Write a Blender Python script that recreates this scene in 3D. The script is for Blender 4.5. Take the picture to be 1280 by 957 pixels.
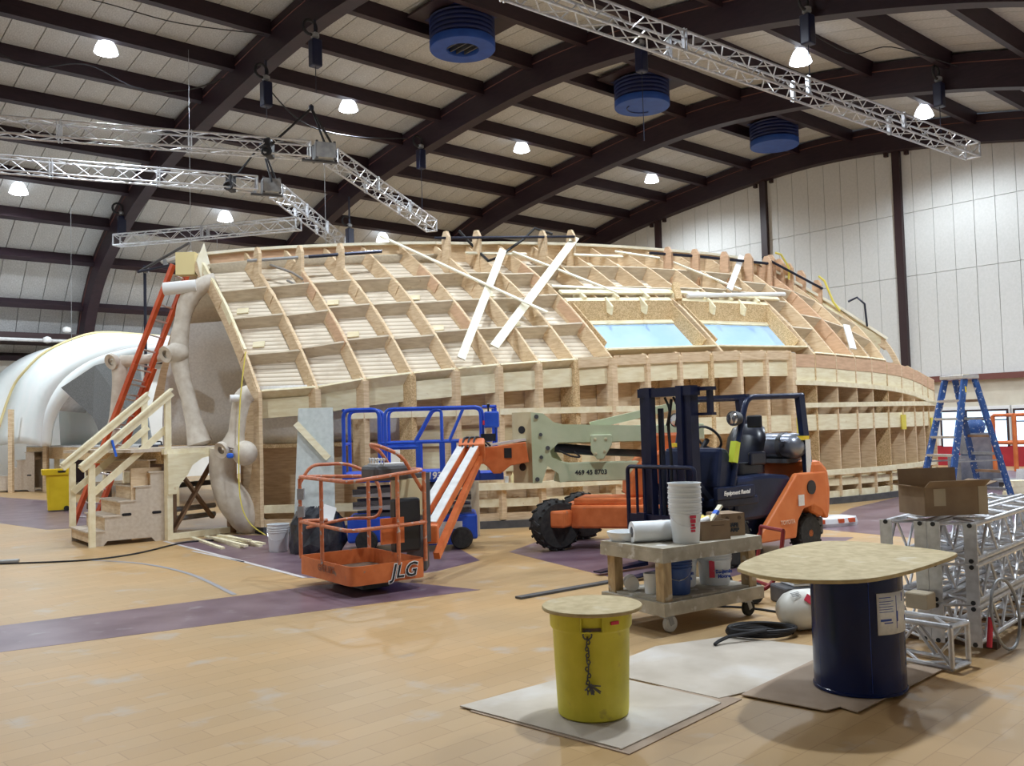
import bpy, math, random
from mathutils import Vector, Matrix
random.seed(7)
for o in list(bpy.data.objects): bpy.data.objects.remove(o, do_unlink=True)
SC = bpy.context.scene
COL = SC.collection

# ---------------------------------------------------------------- camera
F_PX, PITCH, ROLL, YAW, EYE = 1137.0, 0.0468, 0.0281, 0.8558, 1.65
cam_d = bpy.data.cameras.new('camera'); cam = bpy.data.objects.new('camera', cam_d); COL.objects.link(cam)
cam_d.sensor_width = 36.0; cam_d.lens = 36.0 * F_PX / 1280.0; cam_d.clip_start = 0.05; cam_d.clip_end = 200
_f = Vector((0, math.cos(PITCH), math.sin(PITCH))); _u0 = Vector((0, -math.sin(PITCH), math.cos(PITCH))); _r0 = Vector((1, 0, 0))
_r = _r0 * math.cos(ROLL) - _u0 * math.sin(ROLL); _u = _r0 * math.sin(ROLL) + _u0 * math.cos(ROLL)
cam.matrix_world = Matrix(((_r.x, _u.x, -_f.x, 0), (_r.y, _u.y, -_f.y, 0), (_r.z, _u.z, -_f.z, EYE), (0, 0, 0, 1)))
SC.camera = cam

# ---------------------------------------------------------------- world, light level
world = bpy.data.worlds.new('world'); SC.world = world; world.use_nodes = True
world.node_tree.nodes['Background'].inputs['Color'].default_value = (0.62, 0.78, 1.0, 1)
world.node_tree.nodes['Background'].inputs['Strength'].default_value = 1.5
SC.view_settings.view_transform = 'Standard'; SC.view_settings.look = 'None'
SC.view_settings.gamma = 1.0; SC.view_settings.use_curve_mapping = False
SC.view_settings.exposure = 0.05
LAMP_WATTS = 1300.0
LAMP_COLOR = (0.84, 0.93, 1.0)

# ---------------------------------------------------------------- mesh helpers
class MB:
    def __init__(s): s.v = []; s.f = []
    def add(s, vs, fs):
        b = len(s.v); s.v += [tuple(v) for v in vs]; s.f += [tuple(b + i for i in f) for f in fs]; return s
    def box(s, c, d, M=None):
        hx, hy, hz = d[0] / 2, d[1] / 2, d[2] / 2
        vs = [Vector((x * hx, y * hy, z * hz)) for x in (-1, 1) for y in (-1, 1) for z in (-1, 1)]
        if M is not None: vs = [M @ v for v in vs]
        vs = [v + Vector(c) for v in vs]
        return s.add(vs, [(0, 1, 3, 2), (4, 6, 7, 5), (0, 4, 5, 1), (2, 3, 7, 6), (0, 2, 6, 4), (1, 5, 7, 3)])
    def bar(s, p, q, w, h, up=(0, 0, 1)):
        p = Vector(p); q = Vector(q); d = q - p
        if d.length < 1e-6: return s
        d = d.normalized(); up = Vector(up)
        if abs(d.dot(up)) > 0.98: up = Vector((0, 1, 0)) if abs(d.y) < 0.9 else Vector((1, 0, 0))
        sd = d.cross(up).normalized(); u = sd.cross(d)
        vs = [e + sd * (w / 2 * a) + u * (h / 2 * b) for e in (p, q) for a in (-1, 1) for b in (-1, 1)]
        return s.add(vs, [(0, 1, 3, 2), (4, 6, 7, 5), (0, 4, 5, 1), (2, 3, 7, 6), (0, 2, 6, 4), (1, 5, 7, 3)])
    def tube(s, pts, r, n=8, closed=False):
        P = [Vector(p) for p in pts]; N = len(P)
        R = r if isinstance(r, (list, tuple)) else [r] * N
        rings = []; prev = None
        for k in range(N):
            a = P[(k - 1) % N] if (closed or k > 0) else P[k]
            b = P[(k + 1) % N] if (closed or k < N - 1) else P[k]
            t = (b - a).normalized() if (b - a).length > 1e-9 else Vector((0, 0, 1))
            if prev is None:
                ref = Vector((0, 0, 1)) if abs(t.z) < 0.9 else Vector((1, 0, 0))
                x = t.cross(ref).normalized()
            else:
                x = (prev - t * prev.dot(t)); x = x.normalized() if x.length > 1e-6 else t.orthogonal().normalized()
            prev = x; y = t.cross(x)
            rings.append([P[k] + (x * math.cos(2 * math.pi * j / n) + y * math.sin(2 * math.pi * j / n)) * R[k] for j in range(n)])
        vs = [v for r_ in rings for v in r_]; fs = []
        for k in range(N if closed else N - 1):
            k2 = (k + 1) % N
            for j in range(n): fs.append((k * n + j, k * n + (j + 1) % n, k2 * n + (j + 1) % n, k2 * n + j))
        if not closed: fs += [tuple(range(n))[::-1], tuple(range((N - 1) * n, N * n))]
        return s.add(vs, fs)
    def lathe(s, prof, n=24, M=None, cap=True):
        vs = []; fs = []
        for r, z in prof:
            for j in range(n):
                a = 2 * math.pi * j / n; v = Vector((r * math.cos(a), r * math.sin(a), z)); vs.append(M @ v if M is not None else v)
        for k in range(len(prof) - 1):
            for j in range(n): fs.append((k * n + j, k * n + (j + 1) % n, (k + 1) * n + (j + 1) % n, (k + 1) * n + j))
        if cap: fs += [tuple(range(n))[::-1], tuple(range((len(prof) - 1) * n, len(prof) * n))]
        return s.add(vs, fs)
    def prism(s, poly, depth, M=None):
        n = len(poly); M = M if M is not None else Matrix.Identity(4)
        vs = [M @ Vector((x, y, 0)) for x, y in poly] + [M @ Vector((x, y, depth)) for x, y in poly]
        fs = [tuple(range(n))[::-1], tuple(range(n, 2 * n))] + [(i, (i + 1) % n, n + (i + 1) % n, n + i) for i in range(n)]
        return s.add(vs, fs)
    def loft(s, rows, close=False):
        n = len(rows[0]); vs = [p for r in rows for p in r]; fs = []
        for k in range(len(rows) - 1):
            for j in range(n if close else n - 1): fs.append((k * n + j, k * n + (j + 1) % n, (k + 1) * n + (j + 1) % n, (k + 1) * n + j))
        return s.add(vs, fs)
    def mesh(s, name):
        me = bpy.data.meshes.new(name); me.from_pydata(s.v, [], s.f); me.update(); return me
    def build(s, name, mat, parent=None, smooth=False, bevel=0.0, solid=0.0, origin=False):
        off = Vector((0, 0, 0))
        if origin and parent is None and s.v:
            xs = [v[0] for v in s.v]; ys = [v[1] for v in s.v]; zs = [v[2] for v in s.v]
            off = Vector(((min(xs) + max(xs)) / 2, (min(ys) + max(ys)) / 2, min(zs)))
            s.v = [tuple(Vector(v) - off) for v in s.v]
        me = s.mesh(name); me.materials.append(MAT[mat] if isinstance(mat, str) else mat)
        import bmesh
        bm = bmesh.new(); bm.from_mesh(me); bmesh.ops.recalc_face_normals(bm, faces=bm.faces); bm.to_mesh(me); bm.free()
        o = bpy.data.objects.new(name, me); COL.objects.link(o); o.parent = parent; o.location = off
        if smooth:
            for p in me.polygons: p.use_smooth = True
            try: me.set_sharp_from_angle(angle=math.radians(40))
            except Exception: pass
        if solid:
            m = o.modifiers.new('thickness', 'SOLIDIFY'); m.thickness = solid; m.offset = 0
        if bevel:
            m = o.modifiers.new('edge', 'BEVEL'); m.width = bevel; m.segments = 2; m.limit_method = 'ANGLE'
        return o

def tag(o, label=None, cat=None, group=None, kind=None):
    if label: o['label'] = label
    if cat: o['category'] = cat
    if group: o['group'] = group
    if kind: o['kind'] = kind
    return o
def thing(name, label, cat, loc=(0, 0, 0), rz=0.0, group=None):
    o = bpy.data.objects.new(name, None); COL.objects.link(o); o.location = loc; o.rotation_euler = (0, 0, rz); o.empty_display_size = 0.1
    return tag(o, label, cat, group)
def copy_tree(o, parent=None):
    c = o.copy(); COL.objects.link(c); c.parent = parent
    for ch in list(o.children): copy_tree(ch, c)
    return c
def frame(o, x, y):
    x = Vector(x).normalized(); z = x.cross(Vector(y)).normalized(); y = z.cross(x); o = Vector(o)
    return Matrix(((x.x, y.x, z.x, o.x), (x.y, y.y, z.y, o.y), (x.z, y.z, z.z, o.z), (0, 0, 0, 1)))
def zrot(a): return Matrix.Rotation(a, 4, 'Z')
def text(s, size, mat, parent, M, name='lettering', align='CENTER', shear=0.0, bold=0.0, depth=0.0015):
    cu = bpy.data.curves.new(name, 'FONT'); cu.body = s; cu.size = size; cu.align_x = align; cu.align_y = 'CENTER'; cu.extrude = depth; cu.shear = shear; cu.offset = bold
    cu.resolution_u = 3
    to = bpy.data.objects.new(name + '_tmp', cu); COL.objects.link(to)
    dg = bpy.context.evaluated_depsgraph_get(); me = bpy.data.meshes.new_from_object(to.evaluated_get(dg))
    bpy.data.objects.remove(to, do_unlink=True); bpy.data.curves.remove(cu)
    me.transform(M); me.materials.clear(); me.materials.append(MAT[mat]); me.name = name
    o = bpy.data.objects.new(name, me); COL.objects.link(o); o.parent = parent
    return o
def arc(c, r, a0, a1, n, ax=(1, 0, 0), ay=(0, 0, 1)):
    c = Vector(c); ax = Vector(ax); ay = Vector(ay)
    return [c + ax * (r * math.cos(a0 + (a1 - a0) * k / n)) + ay * (r * math.sin(a0 + (a1 - a0) * k / n)) for k in range(n + 1)]
def rounded(pts, r, n=4, closed=False):
    """polyline with its corners rounded"""
    P = [Vector(p) for p in pts]; N = len(P); out = []
    for k in range(N):
        if not closed and k in (0, N - 1): out.append(P[k]); continue
        a, b, c = P[(k - 1) % N], P[k], P[(k + 1) % N]
        r_ = min(r, (a - b).length * .45, (c - b).length * .45)
        p = b + (a - b).normalized() * r_; q = b + (c - b).normalized() * r_
        for j in range(n + 1):
            t = j / n; out.append(p * (1 - t) ** 2 + b * 2 * t * (1 - t) + q * t * t)
    return out
def spline(pts, n=6):
    P = [Vector(p) for p in pts]; out = []
    for k in range(len(P) - 1):
        p0 = P[max(k - 1, 0)]; p1 = P[k]; p2 = P[k + 1]; p3 = P[min(k + 2, len(P) - 1)]
        for j in range(n):
            t = j / n
            out.append(0.5 * ((2 * p1) + (p2 - p0) * t + (2 * p0 - 5 * p1 + 4 * p2 - p3) * t * t + (3 * p1 - p0 - 3 * p2 + p3) * t ** 3))
    out.append(P[-1]); return out

# ---------------------------------------------------------------- materials
MAT = {}
def mat(name, c, c2=None, rough=0.6, metal=0.0, scale=8.0, stretch=(1, 1, 1), detail=4, bump=0.0, kind='noise', emit=None, estr=0.0, alpha=1.0, trans=0.0, spots=None, lo=.35, hi=.65):
    m = bpy.data.materials.new(name); m.use_nodes = True; nt = m.node_tree; b = nt.nodes['Principled BSDF']
    b.inputs['Roughness'].default_value = rough; b.inputs['Metallic'].default_value = metal
    b.inputs['Base Color'].default_value = (*c, 1)
    if emit: b.inputs['Emission Color'].default_value = (*emit, 1); b.inputs['Emission Strength'].default_value = estr
    if alpha < 1: b.inputs['Alpha'].default_value = alpha
    if trans: b.inputs['Transmission Weight'].default_value = trans
    if c2 is not None:
        tc = nt.nodes.new('ShaderNodeTexCoord'); mp = nt.nodes.new('ShaderNodeMapping'); mp.inputs['Scale'].default_value = stretch
        nt.links.new(tc.outputs['Object'], mp.inputs['Vector'])
        if kind == 'osb':
            t = nt.nodes.new('ShaderNodeTexVoronoi'); t.inputs['Scale'].default_value = scale; out = t.outputs['Color']
            bw = nt.nodes.new('ShaderNodeRGBToBW'); nt.links.new(out, bw.inputs[0]); out = bw.outputs[0]
        elif kind == 'bands':
            t = nt.nodes.new('ShaderNodeTexWave'); t.bands_direction = 'Z'; t.inputs['Scale'].default_value = scale; t.inputs['Distortion'].default_value = .6; t.inputs['Detail'].default_value = 2; out = t.outputs['Fac']
        elif kind == 'wave':
            t = nt.nodes.new('ShaderNodeTexWave'); t.inputs['Scale'].default_value = scale; t.inputs['Distortion'].default_value = 3.0; t.inputs['Detail'].default_value = 3; out = t.outputs['Fac']
        else:
            t = nt.nodes.new('ShaderNodeTexNoise'); t.inputs['Scale'].default_value = scale; t.inputs['Detail'].default_value = detail; out = t.outputs['Fac']
        nt.links.new(mp.outputs['Vector'], t.inputs['Vector'])
        r = nt.nodes.new('ShaderNodeValToRGB'); r.color_ramp.elements[0].position = lo; r.color_ramp.elements[1].position = hi
        r.color_ramp.elements[0].color = (*c, 1); r.color_ramp.elements[1].color = (*c2, 1)
        nt.links.new(out, r.inputs['Fac']); col = r.outputs['Color']
        if spots:
            sc, thr, sw, w = spots
            t2 = nt.nodes.new('ShaderNodeTexNoise'); t2.inputs['Scale'].default_value = sw; t2.inputs['Detail'].default_value = 6
            nt.links.new(tc.outputs['Object'], t2.inputs['Vector'])
            r2 = nt.nodes.new('ShaderNodeValToRGB'); r2.color_ramp.elements[0].position = thr; r2.color_ramp.elements[1].position = min(1, thr + w)
            nt.links.new(t2.outputs['Fac'], r2.inputs['Fac'])
            mx = nt.nodes.new('ShaderNodeMix'); mx.data_type = 'RGBA'; nt.links.new(r2.outputs['Color'], mx.inputs['Factor'])
            nt.links.new(col, mx.inputs['A']); mx.inputs['B'].default_value = (*sc, 1); col = mx.outputs['Result']
        nt.links.new(col, b.inputs['Base Color'])
        if bump:
            bp = nt.nodes.new('ShaderNodeBump'); bp.inputs['Strength'].default_value = bump; bp.inputs['Distance'].default_value = 0.02
            nt.links.new(out, bp.inputs['Height']); nt.links.new(bp.outputs['Normal'], b.inputs['Normal'])
    MAT[name] = m; return m

mat('glulam', (.018, .007, .014), (.028, .011, .019), rough=.55, scale=3, stretch=(1, 1, 6))
mat('tectum', (.41, .41, .41), (.55, .55, .55), rough=.9, scale=26, detail=6, bump=.3, spots=((.36, .35, .34), .58, .35, .25))
mat('roof_sheet', (.10, .09, .08))
mat('wall_board', (.64, .645, .63), (.69, .69, .68), rough=.85, scale=14, detail=8, bump=.05)
mat('wall_joint', (.42, .41, .39))
mat('cream', (.60, .55, .46), (.66, .62, .52), rough=.8, scale=3)
mat('white_wall', (.80, .80, .78), (.86, .86, .84), rough=.8, scale=2)
mat('steel_brown', (.030, .012, .014), rough=.5)
mat('trim_brown', (.16, .055, .045), rough=.6)
mat('red_door', (.33, .012, .025), (.40, .02, .03), rough=.5, scale=3)
mat('white_paint', (.80, .80, .80), rough=.5)
mat('glass_pane', (.62, .80, .98), rough=.05, emit=(.55, .78, 1.0), estr=1.4)
mat('plywood', (.64, .46, .28), (.80, .63, .43), rough=.75, scale=5, stretch=(1, 1, 7), detail=6, spots=((.52, .32, .16), .66, 9, .08))
mat('osb', (.50, .33, .16), (.76, .57, .33), rough=.8, scale=60, kind='osb', lo=.2, hi=.8, bump=.2)
mat('pale_ply', (.80, .70, .46), (.92, .85, .62), rough=.75, scale=4, stretch=(1, 1, 5), detail=6, spots=((.66, .50, .28), .68, 7, .08))
mat('lumber', (.82, .72, .48), (.93, .86, .64), rough=.7, scale=9, stretch=(1, 1, 1), detail=5, spots=((.60, .42, .22), .72, 14, .05))
mat('lath_skin', (.50, .40, .29), (.86, .77, .64), rough=.8, scale=4.4, stretch=(.06, .06, 1), kind='bands', bump=.5, lo=.02, hi=.22, spots=((.62, .52, .40), .5, 2.5, .25))
mat('blocking', (.56, .47, .35), (.70, .61, .48), rough=.8, scale=5, stretch=(1, 1, 5), detail=6, spots=((.45, .33, .21), .66, 9, .08))
mat('white_stick', (.86, .80, .62), (.93, .90, .76), rough=.6, scale=6)
mat('maroon_ply', (.60, .38, .24), (.72, .48, .31), rough=.75, scale=5, stretch=(1, 1, 5))
mat('blue_film', (.42, .63, .93), (.50, .70, .96), rough=.3, scale=2)
mat('black_pipe', (.03, .035, .06), rough=.35, metal=.5)
mat('rope_black', (.012, .012, .016), rough=.6)
mat('grey_rope', (.30, .28, .26), rough=.8)
mat('yellow_strap', (.82, .70, .12), rough=.6)
mat('bone', (.60, .53, .45), (.74, .68, .60), rough=.75, scale=7, detail=6, bump=.25)
MAT['bone_light'] = MAT['bone']
mat('liner_cream', (.52, .44, .33), (.60, .52, .40), rough=.8, scale=20)
mat('liner_grey', (.70, .68, .66), (.80, .78, .76), rough=.85, scale=24, bump=.15)
mat('shell_white', (.86, .93, .93), (.93, .96, .96), rough=.6, scale=1.5)
mat('grey_fabric', (.20, .22, .23), (.27, .29, .30), rough=.9, scale=30)
mat('foam_yellow', (.80, .68, .36), rough=.9)
mat('ladder_orange', (.55, .075, .02), (.66, .11, .03), rough=.45, scale=5)
mat('aluminium', (.72, .72, .74), (.82, .82, .84), rough=.32, metal=.85, scale=20)
mat('truss_alu', (.54, .55, .58), (.68, .69, .73), rough=.35, metal=.6, scale=18)
mat('black_rubber', (.018, .018, .020), (.035, .034, .033), rough=.85, scale=20)
mat('black_plastic', (.012, .013, .018), rough=.35)
mat('navy_motor', (.010, .013, .045), rough=.4)
mat('lift_orange', (.58, .13, .03), (.72, .20, .06), rough=.5, scale=6, detail=8, spots=((.30, .20, .15), .66, 11, .08))
mat('rail_orange', (.50, .14, .06), (.66, .22, .10), rough=.5, scale=14, detail=8, spots=((.50, .44, .42), .60, 22, .06))
mat('lift_blue', (.012, .07, .52), (.02, .10, .62), rough=.4, scale=5)
mat('pale_green', (.50, .56, .37), (.58, .63, .44), rough=.5, scale=4, spots=((.40, .42, .28), .72, 12, .05))
mat('boom_tan', (.58, .50, .31), (.64, .56, .36), rough=.55, scale=5)
mat('dark_grey', (.06, .062, .068), (.09, .09, .10), rough=.5, scale=8)
mat('mid_grey', (.30, .31, .33), (.40, .41, .43), rough=.5, metal=.4, scale=8)
mat('pale_grey', (.55, .55, .55), (.66, .66, .66), rough=.6, scale=8)
mat('fork_navy', (.006, .008, .028), (.010, .013, .040), rough=.35, scale=5)
mat('fork_body', (.010, .016, .045), (.016, .024, .065), rough=.3, scale=5)
mat('fork_orange', (.68, .17, .04), (.76, .23, .07), rough=.45, scale=4, spots=((.42, .22, .14), .70, 10, .06))
mat('vinyl', (.010, .012, .026), rough=.3)
mat('tank_grey', (.20, .22, .28), (.30, .32, .38), rough=.3, metal=.6, scale=6)
mat('chrome', (.75, .76, .78), rough=.15, metal=1.0)
mat('tape_yellow', (.85, .62, .04), rough=.5)
mat('tape_lime', (.62, .72, .06), rough=.5)
mat('tape_blue', (.02, .14, .75), rough=.5)
mat('letter_white', (.85, .85, .85), rough=.5)
mat('letter_black', (.015, .02, .03), rough=.5)
mat('letter_yellow', (.92, .78, .02), rough=.5)
mat('letter_red', (.62, .03, .07), rough=.5)
mat('letter_blue', (.03, .08, .42), rough=.5)
mat('letter_pale', (.80, .52, .38), rough=.6)
mat('letter_faint', (.30, .10, .05), rough=.6)
mat('decal_navy', (.010, .016, .05), rough=.4)
mat('decal_white', (.80, .80, .80), (.70, .71, .72), rough=.5, scale=40)
mat('bin_yellow', (.78, .56, .01), (.84, .62, .02), rough=.5, scale=5)
mat('barrel_yellow', (.58, .52, .03), (.68, .60, .05), rough=.5, scale=7, detail=8, spots=((.42, .34, .05), .62, 14, .15))
mat('table_ply', (.38, .285, .13), (.50, .395, .205), rough=.6, scale=16, detail=10, spots=((.58, .52, .38), .60, 4, .2))
mat('table_edge', (.55, .52, .44), rough=.7)
mat('drum_blue', (.002, .009, .055), (.003, .013, .075), rough=.2, scale=3)
mat('cart_wood', (.34, .23, .12), (.52, .38, .21), rough=.75, scale=7, stretch=(3, 3, 1), detail=8, spots=((.62, .60, .54), .56, 9, .12))
mat('cart_plank', (.36, .32, .25), (.50, .46, .38), rough=.75, scale=8, detail=8, spots=((.66, .65, .62), .58, 10, .1))
mat('bucket_white', (.76, .79, .82), (.82, .84, .86), rough=.4, scale=4)
mat('bucket_blue', (.02, .06, .22), rough=.4)
mat('cardboard', (.24, .16, .10), (.30, .21, .13), rough=.85, scale=7, detail=6)
mat('cardboard_light', (.42, .35, .25), (.50, .42, .31), rough=.85, scale=5, detail=6)
mat('sheet_grey', (.46, .40, .33), (.58, .52, .45), rough=.85, scale=2.2, detail=8, spots=((.66, .64, .62), .55, 1.6, .2))
mat('sheet_tan', (.34, .25, .18), (.42, .32, .24), rough=.85, scale=3, detail=8)
mat('propane_white', (.72, .71, .66), (.78, .77, .73), rough=.35, scale=5, spots=((.45, .40, .32), .72, 9, .05))
mat('dolly_red', (.22, .012, .014), rough=.4)
mat('ladder_blue', (.02, .075, .26), (.035, .11, .34), rough=.5, scale=9, detail=9, spots=((.72, .72, .70), .60, 22, .06))
mat('plastic_sheet', (.62, .63, .66), (.74, .75, .78), rough=.35, scale=3, detail=6)
mat('plastic_black', (.02, .022, .03), (.06, .065, .08), rough=.2, scale=9)
mat('foam_board', (.52, .56, .54), (.60, .64, .62), rough=.85, scale=16, detail=8)
mat('dark_wood', (.10, .06, .035), (.15, .09, .055), rough=.7, scale=8)
mat('brown_wood', (.24, .14, .08), (.32, .20, .12), rough=.7, scale=8)
mat('mdf', (.56, .47, .38), (.64, .56, .47), rough=.8, scale=18, detail=6)
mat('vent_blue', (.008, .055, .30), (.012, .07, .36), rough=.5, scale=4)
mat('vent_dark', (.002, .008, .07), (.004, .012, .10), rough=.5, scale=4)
mat('lamp_glass', (.9, .93, 1.0), rough=.3, emit=(.85, .92, 1.0), estr=3.0)
mat('lamp_disc', (1, 1, 1), rough=.3, emit=(.93, .97, 1.0), estr=45.0)
mat('purple_paint', (.135, .080, .108), (.215, .145, .178), rough=.32, scale=2.2, detail=10, spots=((.36, .33, .36), .62, 3.5, .16))
mat('grey_line', (.30, .29, .31), rough=.5)
mat('white_line', (.62, .58, .58), rough=.5)
for _n in ('drum_blue', 'fork_navy', 'fork_body'): MAT[_n].node_tree.nodes['Principled BSDF'].inputs['Specular IOR Level'].default_value = .3
# ================================================================ the hall (s along the hall, t across it, measured from the eye point)
HS = 1.15
UX, UY = math.sin(YAW), math.cos(YAW)
def hall(s, t, z, scaled=True):
    if scaled: s, t, z = s * HS, t * HS, EYE + (z - EYE) * HS
    return Vector((s * UX - t * UY, s * UY + t * UX, z))
SA, BAY, AW = 8.59, 5.632, 0.30          # first arch in view (middle of its width), bay length, arch width
ARCH = spline([(t, z, 0) for t, z in [(-1.75, .25), (-1.35, 2.2), (-.4, 4.2), (1.1, 5.6), (3, 6.78), (5, 7.62), (7, 8.24), (9, 8.72), (11, 9.08), (13, 9.33), (15, 9.43), (17, 9.34), (19, 9.15), (21, 8.92), (23, 8.6), (25, 8.1), (26.4, 7.6), (28.2, 6.75), (29.2, 5.95), (29.9, 4.95), (30.5, 3.6), (30.9, 2.0), (31.05, .25)]], 4)
def offset_curve(C, d):
    out = []
    for k, p in enumerate(C):
        a = C[max(k - 1, 0)]; b = C[min(k + 1, len(C) - 1)]; t = (b - a).normalized()
        out.append(p + Vector((-t.y, t.x, 0)) * d)
    return out
ARCH_TOP = offset_curve(ARCH, .74)
def curve_at(C, t):
    for a, b in zip(C, C[1:]):
        if min(a.x, b.x) <= t <= max(a.x, b.x) and abs(b.x - a.x) > 1e-6: return a.y + (b.y - a.y) * (t - a.x) / (b.x - a.x)
    return C[-1].y
S_END = SA + 3 * BAY + .15               # face of the far gable wall
S_BACK = SA - 2.5 * BAY

# floor: worn wood-block floor
m = bpy.data.materials.new('wood_floor'); m.use_nodes = True; MAT['wood_floor'] = m; nt = m.node_tree; b = nt.nodes['Principled BSDF']
tc = nt.nodes.new('ShaderNodeTexCoord'); mp = nt.nodes.new('ShaderNodeMapping'); mp.inputs['Rotation'].default_value = (0, 0, -(math.pi / 2 - YAW) + math.radians(-3))
nt.links.new(tc.outputs['Object'], mp.inputs['Vector'])
br = nt.nodes.new('ShaderNodeTexBrick'); br.inputs['Scale'].default_value = 1.0
for k, v in (('Mortar Size', .004), ('Brick Width', .46), ('Row Height', .155), ('Bias', 0.0), ('Mortar Smooth', .4)): br.inputs[k].default_value = v
br.inputs['Color1'].default_value = (.445, .295, .145, 1); br.inputs['Color2'].default_value = (.485, .33, .17, 1); br.inputs['Mortar'].default_value = (.38, .245, .12, 1)
nt.links.new(mp.outputs['Vector'], br.inputs['Vector'])
n1 = nt.nodes.new('ShaderNodeTexNoise'); n1.inputs['Scale'].default_value = .55; n1.inputs['Detail'].default_value = 8; nt.links.new(tc.outputs['Object'], n1.inputs['Vector'])
r1 = nt.nodes.new('ShaderNodeValToRGB'); r1.color_ramp.elements[0].position = .38; r1.color_ramp.elements[1].position = .68
r1.color_ramp.elements[0].color = (.95, .95, .95, 1); r1.color_ramp.elements[1].color = (1.12, 1.02, .86, 1); nt.links.new(n1.outputs['Fac'], r1.inputs['Fac'])
mx = nt.nodes.new('ShaderNodeMix'); mx.data_type = 'RGBA'; mx.blend_type = 'MULTIPLY'; mx.inputs['Factor'].default_value = 1
nt.links.new(br.outputs['Color'], mx.inputs['A']); nt.links.new(r1.outputs['Color'], mx.inputs['B'])
n2 = nt.nodes.new('ShaderNodeTexNoise'); n2.inputs['Scale'].default_value = 2.3; n2.inputs['Detail'].default_value = 10; nt.links.new(tc.outputs['Object'], n2.inputs['Vector'])
r2 = nt.nodes.new('ShaderNodeValToRGB'); r2.color_ramp.elements[0].position = .60; r2.color_ramp.elements[1].position = .74; nt.links.new(n2.outputs['Fac'], r2.inputs['Fac'])
mx2 = nt.nodes.new('ShaderNodeMix'); mx2.data_type = 'RGBA'; nt.links.new(r2.outputs['Color'], mx2.inputs['Factor']); nt.links.new(mx.outputs['Result'], mx2.inputs['A']); mx2.inputs['B'].default_value = (.46, .39, .32, 1)
nt.links.new(mx2.outputs['Result'], b.inputs['Base Color']); b.inputs['Roughness'].default_value = .42
bp = nt.nodes.new('ShaderNodeBump'); bp.inputs['Strength'].default_value = .12; bp.inputs['Distance'].default_value = .004
nt.links.new(n2.outputs['Fac'], bp.inputs['Height']); nt.links.new(bp.outputs['Normal'], b.inputs['Normal'])
fl = MB(); fl.add([hall(s, t, z0) + Vector((0, 0, 0)) for s, t, z0 in []], [])
q = [hall(S_BACK - 1, -3.5, 0), hall(S_END + .6, -3.5, 0), hall(S_END + .6, 33, 0), hall(S_BACK - 1, 33, 0)]
for p in q: p.z = 0
fl.add([p - Vector((0, 0, .2)) for p in q] + q, [(3, 2, 1, 0), (4, 5, 6, 7), (0, 1, 5, 4), (1, 2, 6, 5), (2, 3, 7, 6), (3, 0, 4, 7)])
floor = tag(fl.build('floor', 'wood_floor'), 'worn honey coloured wood block floor with purple court markings', None, None, 'structure')
def paint(name, pts, matname, h=.0015):
    n = len(pts); o = MB().add([(x, y, 0) for x, y in pts] + [(x, y, h) for x, y in pts], [tuple(range(n, 2 * n))] + [(i, (i + 1) % n, n + (i + 1) % n, n + i) for i in range(n)])
    return o.build(name, matname, floor)
paint('painted_band', [(-8.2, 5.9), (-4.61, 8.18), (-2.76, 9.39), (-2.13, 9.85), (-1.5, 9.95), (-1.09, 9.80), (-.38, 9.29), (-4.04, 7.17), (-7.6, 5.1)], 'purple_paint')
paint('painted_area', [(-5.3, 14.08), (-2.41, 10.36), (-1.55, 10.06), (-.9, 10.6), (-.46, 11.33), (-.9, 12.9), (-1.6, 14.2), (-3.6, 14.6), (-4.6, 14.9)], 'purple_paint', .0012)
paint('painted_area', [(-.1, 12.0), (.98, 9.85), (2.2, 9.6), (3.6, 11.0), (4.6, 12.5), (2.2, 13.2), (.3, 13.0)], 'purple_paint', .0012)
paint('painted_area', [(-19.5, 26.5), (-8.5, 16.6), (-7.0, 17.2), (-9.0, 21.5), (-18.5, 29.5)], 'purple_paint', .0010)
paint('painted_area', [(4.4, 13.6), (6.2, 10.9), (10.0, 12.5), (14.5, 18.0), (17.5, 22), (13.0, 26.5), (9.6, 20.6), (6.0, 16.4)], 'purple_paint', .0011)
def line_on_floor(name, pts, w, matname, h=.003):
    P = [Vector((x, y, 0)) for x, y in pts]; L = []; R = []
    for k, p in enumerate(P):
        t = (P[min(k + 1, len(P) - 1)] - P[max(k - 1, 0)]).normalized(); n = Vector((-t.y, t.x, 0)) * w / 2; L.append(p + n); R.append(p - n)
    mb = MB(); mb.loft([[p + Vector((0, 0, h)) for p in L], [p + Vector((0, 0, h)) for p in R]]); return mb.build(name, matname, floor)
line_on_floor('painted_line', [(-5.5, 14.3), (-3.8, 12.15), (-2.40, 10.36)], .06, 'white_line')
line_on_floor('painted_line', spline([(-6.0, 12.45, 0), (-4.9, 11.9, 0), (-3.9, 10.9, 0), (-2.95, 9.6, 0)], 5) and [(p.x, p.y) for p in spline([(-5.9, 12.4, 0), (-4.9, 11.9, 0), (-3.9, 10.9, 0), (-2.9, 9.4, 0)], 5)], .055, 'grey_line')
line_on_floor('painted_line', [(1.2, 3.0), (3.3, 4.6)], .06, 'tape_yellow', .002)
line_on_floor('painted_line', [(-4.6, 13.0), (-3.5, 11.75)], .05, 'white_line')

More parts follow.
